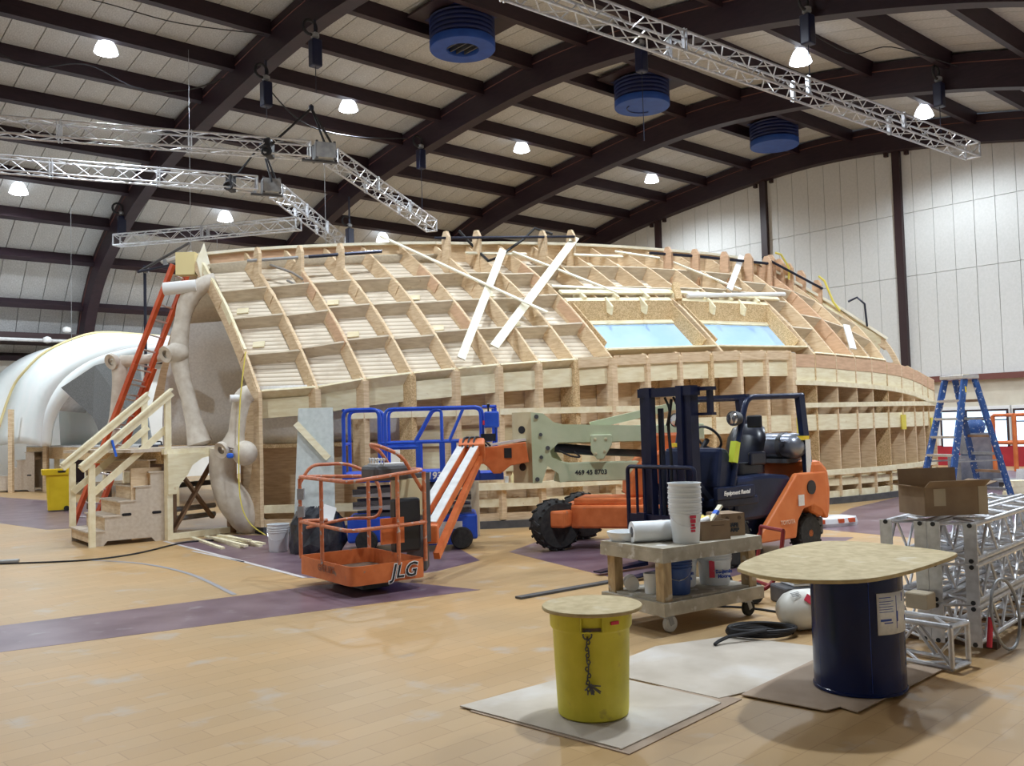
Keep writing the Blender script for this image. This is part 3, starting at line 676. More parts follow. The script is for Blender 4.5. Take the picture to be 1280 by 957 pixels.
def long_rail(i0, i1, z, h, name, m_, d=-.06, th=.05, zf=None):
    k = int((i1 - i0) * 2); rows = []
    for dd, zz in ((d, z), (d + th, z), (d + th, z + h), (d, z + h)): rows.append([kv(i0 + (i1 - i0) * j / k, dd, zz + (zf(i0 + (i1 - i0) * j / k) if zf else 0)) for j in range(k + 1)])
    mb = MB(); mb.loft(rows + [rows[0]]); n_ = k + 1; mb.f += [(0, n_, 2 * n_, 3 * n_), (n_ - 1, 2 * n_ - 1, 3 * n_ - 1, 4 * n_ - 1)]; return mb.build(name, m_, hull_root)
long_rail(2.6, 10.2, 1.83, .10, 'long_rail', 'lumber'); long_rail(15.02, 25, 1.83, .09, 'long_rail', 'lumber')
long_rail(15.02, 25, -.60, .09, 'long_rail', 'lumber', zf=kz); long_rail(4.5, 13, .62, .11, 'long_rail', 'lumber', d=-.10, th=.14); long_rail(12.9, 24.5, .55, .10, 'long_rail', 'lumber')
for i in (9, 15): plate([(-.05, .14), (-.05, kz(i)), (.1, kz(i)), (.1, .14)], i, .13).build('wide_post', 'plywood', hull_root)
# black skid runners under the hull
mb = MB(); k = 24
rows = []
for dd, zz in ((-.05, .0), (.25, .0), (.25, .12), (-.05, .12)): rows.append([kv(1 + 23.8 * j / k, dd, zz) for j in range(k + 1)])
mb.loft(rows + [rows[0]]); mb.build('skid_runner', 'dark_grey', hull_root)
for i, z in ((15.1, 1.5), (20.9, 1.5), (24.3, 1.42)): mb = MB(); mb.box(kv(i, -.035, z), (.09, .09, .30)); mb.build('yellow_tape', 'yellow_strap', hull_root)
# far half of the hull seen through the open end: cream lining above, grey lining below, floor
def far(i, u, n=0.0):
    k = lerp_list(KNEE, i - 1); D, zr = lerp_list(RIDGE, i - 1); d, z = rib2d(i, u, n); dd = 2 * D - d
    return Vector((k[0] + WX * dd, k[1] + WY * dd, z)) - HO
ii = [1.0, 2, 3, 4, 5, 6, 7]
mb = MB(); mb.loft([[far(i, u, .25) for i in ii] for u in (1.0, .85, .7, .55)]); mb.build('upper_lining', 'liner_cream', hull_root, solid=.03, smooth=True)
def farlow(i, h):
    p = far(i, .55, .25); z = p.z; bulge = math.sin(h * math.pi) * .35; q_ = far(i, .15, .25); return Vector((p.x + (q_.x - p.x) * h, p.y + (q_.y - p.y) * h, z + (1.45 - z) * h)) + WV * bulge
mb = MB(); mb.loft([[farlow(i, h) for i in ii] for h in (0, .2, .4, .6, .8, 1.0)]); mb.build('lower_lining', 'liner_grey', hull_root, solid=.03, smooth=True)
# curved white dish inside
mb = MB(); rows = []
for a in range(0, 7):
    t = a / 6; rows.append([kv(1.3 + 2.2 * s_ / 6, 1.0 + 2.2 * (1 - t), 1.47 + 1.0 * t ** 2 * (1 - .35 * abs(s_ / 3 - 1))) for s_ in range(7)])
near = MB(); rows2 = []
for a in range(7):
    t = a / 6; rows2.append([kv(1.15 + 3.2 * s_ / 6, .30 + .30 * (1 - t) ** 2, 1.47 + (.95) * t) for s_ in range(7)])
near.loft(rows2); near.build('inner_lining', 'liner_grey', hull_root, solid=.02, smooth=True)
mb = MB(); P = [kv(1, .25, 1.45), kv(8, .25, 1.45), kv(8, 4.6, 1.45), kv(1, 4.6, 1.45)]; mb.add(P + [p - Vector((0, 0, .06)) for p in P], [(0, 1, 2, 3), (7, 6, 5, 4), (0, 4, 5, 1), (1, 5, 6, 2), (2, 6, 7, 3), (3, 7, 4, 0)]); mb.build('deck', 'osb', hull_root)
# far closing skin from ridge outwards
mb = MB(); mb.loft([[far(i, u, 0) for i in range(1, 20)] for u in (1.0, .8, .6, .4, .2, 0)]); mb.build('far_skin', 'plywood', hull_root, solid=.02)
# post at the top corner of the open end
MB().box(hv(1, 1.0, .12) + Vector((-.22, .12, -.02)), (.36, .22, .42)).build('corner_block', 'foam_yellow', hull_root)
mb = MB(); Mx = frame(hv(1, .93, -.05), WS, (0, 0, 1)); mb.prism([(-.12, -.02), (-.02, -.42), (.14, -.10), (.02, .32)], .02, Mx); mb.build('pointed_offcut', 'white_stick', hull_root)
# ================================================================ entrance steps, platform, bones, ladder, far shell
def box_on(name, label, cat, c, size, rz, m_, bevel=0.0, group=None):
    o = MB().box((0, 0, size[2] / 2), size).build(name, m_, None, bevel=bevel); o.location = c; o.rotation_euler = (0, 0, rz); return tag(o, label, cat, group)
def step_unit(name, label, loc, rz, width, n, run, rise, m_riser, m_side, group=None, holes=True):
    T = thing(name, label, 'steps', loc, rz, group)
    prof = [(0, 0)] if False else None
    for y in (0.0, width - .02):
        poly = [(0, .10), (0, rise)]
        for k in range(n):
            poly += [(run * k + .0, rise * (k + 1))] if k else []
            poly += [(run * (k + 1), rise * (k + 1))]
        L = run * n
        poly += [(L, 0), (L - .16, 0), (L - .22, .07), (.26, .07), (.20, 0), (0, 0)]
        mb = MB(); mb.prism(poly, .02, frame((0, y + .02, 0), (1, 0, 0), (0, 0, 1))); s_ = mb.build('side_panel', m_side, T)
        if holes and y == 0.0:
            for hx in (L * .48, L * .88):
                P = arc((hx - .05, -.001, rise * 2.1), .022, math.pi / 2, 3 * math.pi / 2, 5) + arc((hx + .05, -.001, rise * 2.1), .022, -math.pi / 2, math.pi / 2, 5)
                h = MB(); h.add([(p.x, -.004, p.z) for p in P] + [(p.x, .0, p.z) for p in P], [tuple(range(12))] + [(j, (j + 1) % 12, 12 + (j + 1) % 12, 12 + j) for j in range(12)]); h.build('hand_hole', 'black_plastic', s_)
    for k in range(n):
        z0 = rise * k + (.06 if k == 0 else 0); MB().box((run * k + .012, width / 2, (z0 + rise * (k + 1)) / 2), (.02, width - .05, rise * (k + 1) - z0 - .01)).build('riser', m_riser, T)
        MB().box((run * (k + .5) - .015, width / 2, rise * (k + 1) + .009), (run + .03, width + .02, .022)).build('tread', 'mdf', T)
    return T
RZ = math.radians(38)
steps = step_unit('entrance_steps', 'plywood entrance steps with two timber handrails beside the ladder', (-6.42, 13.76, 0), RZ, 1.15, 5, .225, .214, 'plywood', 'mdf')
for y in (0.0, 1.15):
    s_ = -1 if y == 0 else 1
    for x, z0, z1 in ((.0 + .03, .0 if y == 0 else .214, 1.24), (1.16, .70, 2.25)): MB().box((x, y + s_ * .045, (z0 + z1) / 2), (.09, .07, z1 - z0)).build('rail_post', 'lumber', steps)
    r = MB().bar((-.12, y + s_ * .05, 1.17), (1.22, y + s_ * .05, 2.32), .10, .10).build('handrail', 'lumber', steps)
    MB().bar((-.13, y + s_ * .05, 1.23), (1.22, y + s_ * .05, 2.385), .15, .03).build('rail_cap', 'lumber', r)
    MB().bar((.03, y, .78), (1.2, y, 1.80), .035, .10).build('mid_rail', 'lumber', steps)
MB().bar((.30, -.13, 1.60), (.36, -.13, 1.35), .03, .04, (0, 1, 0)).build('blue_tape', 'tape_blue', steps)
# upper two plywood steps and the platform frame with crossed braces
PL = thing('entry_platform', 'raised timber entry platform with crossed braces and arched plywood gusset', 'platform', (-5.50, 14.40, 0), math.atan2(.86, .72))
a_ = math.atan2(.86, .72)
Lp = 1.20
for x, m_, w in ((.04, 'lumber', .09), (Lp - .02, 'brown_wood', .14)): MB().box((x, 0, .70), (w, .10, 1.40)).build('frame_post', m_, PL)
MB().bar((0, .0, .05), (Lp, .0, .05), .09, .09).build('bottom_plate', 'lumber', PL); MB().bar((-.05, 0, 1.39), (Lp, 0, 1.39), .09, .08).build('top_plate', 'lumber', PL)
MB().bar((.25, .25, .1), (1.05, .25, 1.30), .04, .10, (0, 1, 0)).build('cross_brace', 'brown_wood', PL); MB().bar((.30, .30, 1.2), (1.0, .30, .25), .04, .10, (0, 1, 0)).build('cross_brace', 'brown_wood', PL)
MB().bar((.30, .32, .08), (.30, .32, 1.3), .09, .05, (0, 1, 0)).build('inner_post', 'brown_wood', PL)
g_ = [(0, 1.36), (0, .72), (.14, .72), (.2, .86), (.34, 1.02), (.42, 1.16), (.60, 1.27), (.85, 1.31), (1.15, 1.32), (1.15, 1.36)]
mb = MB(); mb.prism(g_, .02, frame((0, -.05, 0), (1, 0, 0), (0, 0, 1))); mb.build('arched_gusset', 'pale_ply', PL)
MB().box((.55, 1.2, 1.42), (2.2, 2.3, .05)).build('platform_deck', 'mdf', PL)
MB().box((-.0, 1.2, 1.30), (.05, 2.2, .20)).build('deck_edge', 'osb', PL)
for k, (zz, xx) in enumerate(((1.10, -.30), (1.27, -.10))):
    MB().box((xx + .16, 1.0, zz + .09), (.02, 1.5, .18)).build('riser', 'plywood', PL); MB().box((xx + .05, 1.0, zz - .005), (.27, 1.55, .02)).build('tread', 'mdf', PL)
MB().box((-.22, .20, .60), (.5, .02, 1.1)).build('side_panel', 'plywood', PL)
for z_ in (.25, .40, .8): MB().tube([(.1, .72, z_), (1.3, .72, z_ + .02)], .045, 8).build('stored_pipe', 'mid_grey' if z_ < .7 else 'dark_grey', PL, smooth=True)
# sculpted bones in the open end
def bone(name, label, pts, rad, m_='bone', parts=(), loc=None):
    P = [Vector(p) for p in pts]; base = Vector(loc) if loc else Vector((P[-1].x, P[-1].y, min(p.z for p in P)))
    T = thing(name, label, 'sculpture', base)
    sp = spline(P, 5); R = [rad[min(int(k / 5), len(rad) - 2)] * (1 - (k % 5) / 5) + rad[min(int(k / 5) + 1, len(rad) - 1)] * ((k % 5) / 5) for k in range(len(sp))]
    MB().tube([p - base for p in sp], R, 14).build('shaft', m_, T, smooth=True)
    for pname, c, r, m2 in parts:
        if pname == 'socket': MB().lathe([(r * .5, -.04), (r, -.06), (r * 1.05, 0), (r * .75, .07), (r * .55, .05), (r * .5, -.02)], 16, Matrix.Translation(Vector(c) - base) @ Matrix.Rotation(math.radians(-70), 4, 'X') @ Matrix.Rotation(math.radians(25), 4, 'Y'), cap=False).build('socket', m2, T, smooth=True)
        else: MB().lathe([(max(.02, math.cos(a * .19635)) * r, math.sin(a * .19635) * r) for a in range(-8, 9)], 18, Matrix.Translation(Vector(c) - base)).build(pname, m2, T, smooth=True)
    return T
bone('bone_column', 'tall sculpted bone column standing in the open end of the hull', [(-5.30, 16.35, 4.44), (-5.55, 16.3, 4.32), (-5.78, 16.3, 4.08), (-5.90, 16.3, 3.71), (-5.97, 16.3, 3.14), (-5.91, 16.3, 2.70), (-5.80, 16.3, 2.27), (-5.70, 16.3, 1.83), (-5.60, 16.3, 1.44)], [.13, .15, .17, .135, .17, .14, .13, .15, .24], 'bone_light', [('socket', (-6.12, 16.15, 3.10), .15, 'bone_light'), ('knuckle', (-5.98, 16.25, 3.12), .20, 'bone_light')])
bone('bone_bar', 'slim horizontal sculpted bone joining two bone columns', [(-7.48, 17.42, 3.08), (-6.9, 17.4, 3.13), (-6.2, 17.1, 3.20)], [.13, .09, .11], 'bone', [], (-6.7, 17, 3.0))
bone('bone_post', 'slender sculpted bone post with open socket behind the orange ladder', [(-7.52, 17.44, 3.11), (-7.54, 17.44, 2.65), (-7.62, 17.44, 2.04), (-7.74, 17.44, 1.40)], [.17, .13, .11, .15], 'bone', [('socket', (-7.60, 17.30, 3.09), .15, 'bone_light')])
bone('bone_elbow', 'short elbow shaped bone by the end rib, with pale tube stub', [(-4.25, 14.75, 2.30), (-4.36, 14.72, 2.22), (-4.43, 14.7, 1.93), (-4.47, 14.7, 1.66), (-4.54, 14.72, 1.42)], [.14, .15, .13, .13, .22], 'bone', [('knuckle', (-4.32, 14.64, 1.33), .20, 'bone_light'), ('socket', (-4.66, 14.6, 1.40), .13, 'bone')])
LG = bone('bone_pillar', 'thick lower sculpted bone leg under the platform edge', [(-4.78, 15.0, 1.40), (-4.80, 15.0, .95), (-4.62, 15.0, .55), (-4.45, 15.1, .25), (-4.40, 15.2, .10)], [.22, .20, .26, .26, .20], 'bone')
o = MB().tube([(-6.17, 16.15, 4.26), (-5.60, 16.2, 4.31)], .115, 14).build('plastic_roll', 'white_paint', None, smooth=True, origin=True); tag(o, 'white plastic pipe end lying across the top bone', 'pipe')
o = MB().tube([(-4.51, 14.52, 2.21), (-4.36, 14.58, 2.21)], .06, 12).build('tube_stub', 'white_paint', LG.parent if False else None, smooth=True, origin=True); tag(o, 'pale blue tube stub poking from the bone elbow', 'pipe')
o = MB().lathe([(.02, -.04), (.05, -.03), (.06, 0), (.05, .03), (.02, .04)], 10, Matrix.Translation((-4.5, 14.45, 1.30))).build('tape_roll', 'tape_blue', None, smooth=True, origin=True); tag(o, 'small blue tape roll hanging by the bone knuckle', 'tape')
o = MB().tube([Vector(p) for p in spline([(-4.26, 14.55, 2.95), (-4.34, 14.5, 2.18), (-4.36, 14.45, 1.41), (-4.34, 14.42, .64), (-4.2, 14.4, .25), (-3.95, 14.45, .03)], 5)], .010, 6).build('yellow_rope', 'yellow_strap', None, smooth=True); tag(o, 'thin yellow rope hanging down the end rib to the floor', 'rope')

# orange extension ladder
def ladder(name, label, foot, top, width, wd, m_rail, m_rung, n, sections=1):
    f_, t_ = Vector(foot), Vector(top); T = thing(name, label, 'ladder', f_); ax = (t_ - f_); L = ax.length; ax.normalize(); wd = Vector(wd).normalized(); wd = (wd - ax * wd.dot(ax)).normalized(); nn = ax.cross(wd)
    for sct in range(sections):
        a0, a1 = (0, L * .62) if sct == 0 and sections == 2 else ((L * .36, L) if sections == 2 else (0, L)); off = nn * (.05 * sct); wd_ = width - .06 * sct
        for sg in (-1, 1): MB().bar(ax * a0 + wd * (sg * wd_ / 2) + off, ax * a1 + wd * (sg * wd_ / 2) + off, .075, .09, wd.cross(ax)).build('rail', m_rail, T)
        k = a0 + .15
        while k < a1 - .05: MB().tube([ax * k - wd * (wd_ / 2) + off, ax * k + wd * (wd_ / 2) + off], .017, 8).build('rung', m_rung, T); k += .30
    for sg in (-1, 1): MB().box(wd * (sg * width / 2) + Vector((0, 0, .025)), (.10, .06, .05)).build('foot', 'black_rubber', T)
    return T
ladder('extension_ladder', 'orange fibreglass extension ladder leaning on the open end of the hull', (-8.20, 17.35, 0), (-6.12, 16.95, 4.78), .42, (.55, .8, 0), 'ladder_orange', 'aluminium', 15, 2)

# black pipe stand behind the ladder
T = thing('pipe_stand', 'thin black pipe stand with clamped cross pipes behind the orange ladder', 'stand', (-8.06, 20.0, 0))
MB().tube([(0, 0, 0.02), (0, 0, 5.42)], .035, 8).build('pole', 'black_pipe', T); MB().lathe([(.35, 0), (.35, .03), (.05, .05), (.05, .12)], 16).build('base_plate', 'dark_grey', T)
MB().tube([(-.15, 0, 5.28), (1.35, -.9, 5.32)], .03, 8).build('cross_pipe', 'black_pipe', T); MB().tube([(-.1, 0, 5.30), (1.3, -.9, 5.70)], .03, 8).build('cross_pipe', 'dark_grey', T); MB().tube([(.5, -.3, 5.43), (1.35, -.9, 5.50)], .04, 8).build('cross_pipe', 'white_paint', T)
for x, y, z in ((.05, -.03, 5.30), (.62, -.42, 5.40)): MB().box((x, y, z), (.09, .07, .12)).build('clamp', 'mid_grey', T)

# far white shell on its platform
def sc(p, k): return Vector((p[0] * k, p[1] * k, EYE + (p[2] - EYE) * k))
FP = thing('far_platform', 'long osb-edged platform carrying the white shell', 'platform', (-12.0, 25.6, 0))
e0, e1 = Vector((-7.7, 20.3, 0)), Vector((-16.9, 31.6, 0)); ed = (e1 - e0).normalized(); bkv = Vector((ed.y, -ed.x, 0)); bkv = bkv if bkv.y > 0 else -bkv
org = Vector((-12.0, 25.6, 0))
def pbox(p, q, back, z0, z1, name, m_, parent=FP, o0=None):
    o0 = org if o0 is None else o0; P = [p, q, q + bkv * back, p + bkv * back]; mb = MB(); mb.add([v - o0 + Vector((0, 0, z0)) for v in P] + [v - o0 + Vector((0, 0, z1)) for v in P], [(3, 2, 1, 0), (4, 5, 6, 7), (0, 1, 5, 4), (1, 2, 6, 5), (2, 3, 7, 6), (3, 0, 4, 7)]); return mb.build(name, m_, parent)
pbox(e0, e1, 3.6, 1.38, 1.42, 'deck', 'pale_grey'); pbox(e0, e1, .05, 1.02, 1.375, 'edge_board', 'osb')
for k in range(9): pbox(e0.lerp(e1, k / 8) + bkv * .1, e0.lerp(e1, k / 8 + .008) + bkv * .1, .14, 0, 1.36, 'platform_post', 'lumber')
SHL = thing('white_shell', 'large white curved shell with wide rim standing on the far platform', 'film set', (-12.5, 27.5, 1.42))
so = Vector((-12.5, 27.5, 1.42))
rim = [(-12.95, 25, 1.45), (-12.84, 25, 2.38), (-12.44, 25, 3.14), (-11.78, 25, 3.67), (-11.0, 25, 3.98), (-10.12, 25, 4.13), (-9.12, 25, 4.19), (-8.3, 25, 4.1)]
rin = [(-12.70, 25, 1.45), (-12.60, 25, 2.10), (-12.25, 25, 2.72), (-11.62, 25, 3.30), (-10.9, 25, 3.66), (-10.1, 25, 3.86), (-9.12, 25, 3.95), (-8.3, 25, 3.88)]
sil = [(-15.95, 28, 1.48), (-15.41, 28, 3.11), (-14.92, 28, 3.79), (-14.3, 28, 4.32), (-13.31, 28, 4.73), (-12.56, 28, 4.84), (-11.33, 28, 4.73), (-10.22, 28, 4.6)]
sil2 = [(-17.6, 29, 1.50), (-17.0, 29, 3.0), (-16.3, 29, 3.8), (-15.5, 29, 4.3), (-14.6, 29, 4.55), (-13.6, 29, 4.6), (-12.3, 29, 4.5), (-11.2, 29, 4.3)]
ks = [1.10, 1.09, 1.07, 1.05, 1.03, 1.01, .99, .97]
R1 = spline([sc(p, k) - so for p, k in zip(rim, ks)], 4); R2 = spline([sc(p, k) - so for p, k in zip(rin, ks)], 4)
S1 = spline([sc(p, k * 1.0) - so for p, k in zip(sil, [1.08, 1.08, 1.07, 1.06, 1.05, 1.04, 1.03, 1.02])], 4); S2 = spline([sc(p, 1.07) - so for p in sil2], 4)
mb = MB(); mb.loft([R1, [a.lerp(b, .35) + Vector((0, 0, .08)) for a, b in zip(R1, S1)], [a.lerp(b, .7) + Vector((0, 0, .06)) for a, b in zip(R1, S1)], S1]); mb.build('shell_panel', 'shell_white', SHL, solid=.05, smooth=True)
mb = MB(); mb.loft([S1, S2]); mb.build('shell_panel', 'shell_white', SHL, solid=.05, smooth=True)
mb = MB(); mb.loft([R1, R2]); mb.build('rim_band', 'shell_white', SHL, solid=.06, smooth=True)
R3 = [p + Vector((.2, 1.2, -.05)) for p in R2]; mb = MB(); mb.loft([R2[6:], R3[6:]]); mb.build('rim_return', 'pale_grey', SHL, solid=.03, smooth=True)
mb = MB(); mb.tube([p + Vector((0, -.05, .03)) for p in S1], .05, 6); mb.build('seam_tape', 'foam_yellow', SHL)
mb = MB(); mb.tube(R1, .03, 6); mb.build('rim_bead', 'white_paint', SHL)
bk = [(-15.0, 30.2, 1.45), (-10.5, 26.0, 1.45)]
rows = []
for h in range(6): rows.append([Vector((bk[0][0] + (bk[1][0] - bk[0][0]) * s_ / 6, bk[0][1] + (bk[1][1] - bk[0][1]) * s_ / 6 - .05 * h, 1.43 + .5 * h)) - so for s_ in range(7)])
mb = MB(); mb.loft(rows); mb.build('back_panel', 'shell_white', SHL, solid=.04, smooth=True)
# grey cloth hung inside the shell
gc = [sc((-12.2, 24.6, 3.02), 1.0), sc((-11.0, 24.0, 3.55), 1.0), sc((-9.4, 22.8, 3.70), 1.0), sc((-8.8, 22.2, 1.46), 1.0), sc((-10.9, 24.3, 1.46), 1.0), sc((-11.3, 24.5, 2.2), 1.0)]
mb = MB(); go = Vector((-10.5, 24.0, 1.46)); mb.add([p - go for p in gc], [tuple(range(6))]); o = mb.build('grey_cloth_panel', 'grey_fabric', None, solid=.03); o.location = go; tag(o, 'dark grey cloth covered panel standing inside the white shell', 'panel')
# far steps and tall posts
step_unit('far_steps', 'small plywood steps leading up to the far white shell platform', (-16.5, 28.75, 0), math.radians(2), 1.0, 5, .27, .245, 'mdf', 'mdf', holes=True)
for x, y, z0, z1 in ((-15.75, 28.55, 0, 2.60), (-14.72, 28.65, 0, 2.58)):
    o = MB().box((0, 0, (z1 - z0) / 2), (.13, .13, z1 - z0)).build('timber_post', 'plywood', None); o.location = (x, y, z0); tag(o, 'bare timber post standing beside the far plywood steps', 'post', 'posts by the far steps')
# yellow bin with flared rim
def bin_(name, label, loc):
    T = thing(name, label, 'bin', loc, .5)
    def ring(w, d, z): return [Vector(p) for p in rounded([(-w, -d, z), (w, -d, z), (w, d, z), (-w, d, z)], .06, 3, True)]
    mb = MB(); mb.loft([ring(.22, .22, .03), ring(.26, .25, .82), ring(.34, .30, .83), ring(.35, .31, .95), ring(.30, .28, .95), ring(.25, .24, .80), ring(.20, .2, .06)], close=True); mb.f.append(tuple(range(16))[::-1]); mb.f.append(tuple(6 * 16 + k for k in range(16))); mb.build('body', 'bin_yellow', T, smooth=True)
    MB().box((.06, -.318, .90), (.16, .012, .04)).build('grip_slot', 'black_plastic', T)
    for sg in (-1, 1): MB().tube([(.16, sg * .22, .06), (.16, sg * .27, .06)], .06, 12).build('wheel', 'black_rubber', T)
bin_('yellow_bin', 'yellow wheeled plastic bin with flared rim on the floor by the far steps', (-10.45, 20.9, 0))
# cluttered work table behind the handrail
T = thing('work_table', 'low dark work table cluttered with tools behind the entrance steps', 'table', (-8.95, 21.2, 0), -.3)
MB().box((0, 0, .88), (1.9, .8, .05)).build('top', 'brown_wood', T)
for x in (-.85, .85):
    for y in (-.32, .32): MB().box((x, y, .43), (.08, .08, .86)).build('leg', 'dark_wood', T)
o = MB().lathe([(.30, 0), (.36, .06), (.30, .16), (.18, .22), (.04, .24)], 14).build('plastic_bag', 'white_paint', None, smooth=True); o.location = (-9.15, 21.1, .906); tag(o, 'crumpled white plastic bag on the cluttered work table', 'bag')
T = thing('tool_case', 'dark blue tool case on the entry platform behind the handrail', 'case', (-6.55, 17.2, 1.45), .2)
T.location = (-7.3, 18.6, 0); MB().box((0, 0, .62), (.7, .5, 1.24)).build('crate', 'dark_wood', T); MB().box((0, 0, 1.36), (.6, .4, .22)).build('case_body', 'navy_motor', T, bevel=.03); MB().tube(rounded([(-.12, -.1, 1.47), (-.12, -.1, 1.53), (.12, -.1, 1.53), (.12, -.1, 1.47)], .03), .015, 6).build('handle', 'black_plastic', T)
o = MB().lathe([(.08, 0), (.22, .05), (.20, .3), (.28, .5), (.12, .75), (.05, .8)], 12).build('cloth_bundle', 'white_paint', None, smooth=True); o.location = (-7.2, 17.5, 0); tag(o, 'white cloth bundle on the floor behind the entrance steps', 'cloth')
# scrap strips, bucket, cable, power strip
rs = random.Random(11)
for k, (p, q, h) in enumerate([((-5.15, 14.55), (-4.2, 13.1), 0), ((-4.95, 14.62), (-3.95, 13.15), 0), ((-4.8, 14.5), (-3.7, 13.25), 0), ((-4.6, 14.45), (-3.72, 13.5), 0), ((-4.75, 14.25), (-3.85, 13.05), 1), ((-4.55, 14.4), (-3.78, 13.3), 1), ((-4.62, 14.2), (-3.9, 13.4), 2)]):
    c = Vector(((p[0] + q[0]) / 2, (p[1] + q[1]) / 2, .001 + h * .031)); mb = MB(); d = Vector((q[0] - p[0], q[1] - p[1], 0)) / 2; mb.bar(-d + Vector((0, 0, .015)), d + Vector((0, 0, .015)), .06, .03); o = mb.build('wood_strip', 'lumber', None); o.location = c
    tag(o, 'loose pale wood strip in the scrap pile at the foot of the end rib', 'wood strip', 'scrap strips by the end rib')
def bucket(name, label, loc, h, r0, r1, m_='bucket_white', group=None, handle=True, rings=2):
    T = thing(name, label, 'bucket', loc, 0, group)
    prof = [(r0 * .96, 0), (r0, .01)]
    for z in (.70, .78, .86): prof += [(r0 + (r1 - r0) * z, h * z), (r0 + (r1 - r0) * z + .008, h * z + .004), (r0 + (r1 - r0) * z + .008, h * z + .012), (r0 + (r1 - r0) * z, h * z + .016)]
    prof += [(r1, h * .97), (r1 + .008, h), (r1 - .006, h), (r0 * .97, .02)]
    mb = MB(); mb.lathe(prof, 24); mb.build('shell', m_, T, smooth=True)
    if handle: MB().tube([(r1 * math.cos(a) * 1.03, -abs(math.sin(a)) * r1 * .55 - r1 * .55 * (1 - abs(math.cos(a))), h * .84 - math.sin(a) * h * .42) for a in [math.pi * k / 10 for k in range(11)]], .003, 5).build('bail_handle', 'aluminium', T)
    return T
bucket('white_bucket', 'plain white plastic bucket on the floor in front of the end rib', (-3.30, 12.70, 0), .38, .125, .15)
o = MB().tube(spline([(-7.4, 12.15, .012), (-6.13, 12.2, .012), (-5.6, 12.4, .012), (-5.3, 12.9, .012), (-5.15, 13.68, .012), (-5.0, 14.04, .012), (-4.6, 14.2, .012)], 6), .012, 6).build('floor_cable', 'rope_black', None, smooth=True); tag(o, 'black power cable trailing across the floor to the entrance steps', 'cable')
o = MB().box((0, 0, .02), (.42, .12, .04)).build('power_strip', 'mid_grey', None, bevel=.01); o.location = (-6.92, 12.30, 0.0); o.rotation_euler = (0, 0, .3); tag(o, 'grey power strip lying on the floor at the cable end', 'power strip')
# leaning foam board, stick, wrapped load, cardboard column, cans on the ledge
T = thing('foam_board', 'pale grey foam sheet leaning against the hull bays', 'panel', (-3.1, 14.0, 0), math.radians(2))
mb = MB(); mb.prism([(-.30, 0), (.34, 0), (.26, 2.06), (-.28, 2.06)], .03, frame((0, 0, 0), (1, 0, 0), (0, .22, 1))); mb.build('sheet', 'foam_board', T)
o = MB().bar((-.30, .3, 1.78), (.22, .18, 1.22), .10, .02, (0, -1, .2)).build('batten', 'pale_ply', T)
T = thing('wrapped_load', 'bulky load wrapped in glossy black plastic behind the orange basket', 'load', (-2.72, 12.50, 0), .1)
rb = random.Random(4); mb = MB(); rows = []
for k, (w, z) in enumerate(((.32, 0), (.36, .12), (.36, .28), (.33, .42), (.27, .54), (.15, .60), (.03, .60))):
    rows.append([Vector((w * 1.05 * math.cos(a) * (1 + rb.uniform(-.12, .12)), w * .7 * math.sin(a) * (1 + rb.uniform(-.12, .12)), z + (rb.uniform(-.03, .03) if k else 0))) for a in [2 * math.pi * j / 18 for j in range(18)]])
mb.loft(rows, close=True); mb.f.append(tuple(range(18))[::-1]); mb.build('wrap', 'plastic_black', T)
mb = MB(); mb.add([(.06, -.26, .48), (.24, -.23, .43), (.28, -.1, .60), (.12, -.12, .66)], [(0, 1, 2, 3)]); mb.build('paper_sheet', 'white_paint', T, solid=.004)
o = MB().lathe([(.115, 0), (.115, .82), (.10, .82), (.10, .01)], 18).build('cardboard_column', 'cardboard_light', None, smooth=True); o.location = (-.66, 13.85, 0); tag(o, 'upright brown cardboard tube beside the blue lift wheel', 'tube')
for k, (x, h, r, m_, lb) in enumerate(((-.13, .10, .038, 'pale_grey', 'pale grey paper cup on the hull ledge'), (-.03, .17, .034, 'foam_yellow', 'cream squeeze bottle with nozzle on the hull ledge'), (.06, .10, .025, 'ladder_orange', 'small red and orange tub on the hull ledge'), (.15, .10, .038, 'bucket_white', 'pale white paper cup on the hull ledge'))):
    prof = [(r * .8, 0), (r, h)] if h < .15 else [(r, 0), (r, h * .6), (r * .3, h * .78), (r * .18, h)]
    o = MB().lathe(prof, 14).build(('paper_cup', 'squeeze_bottle', 'small_tub', 'paper_cup')[k], m_, None, smooth=True); o.location = (x, 14.80, .731); tag(o, lb, ('cup', 'bottle', 'tub', 'cup')[k])
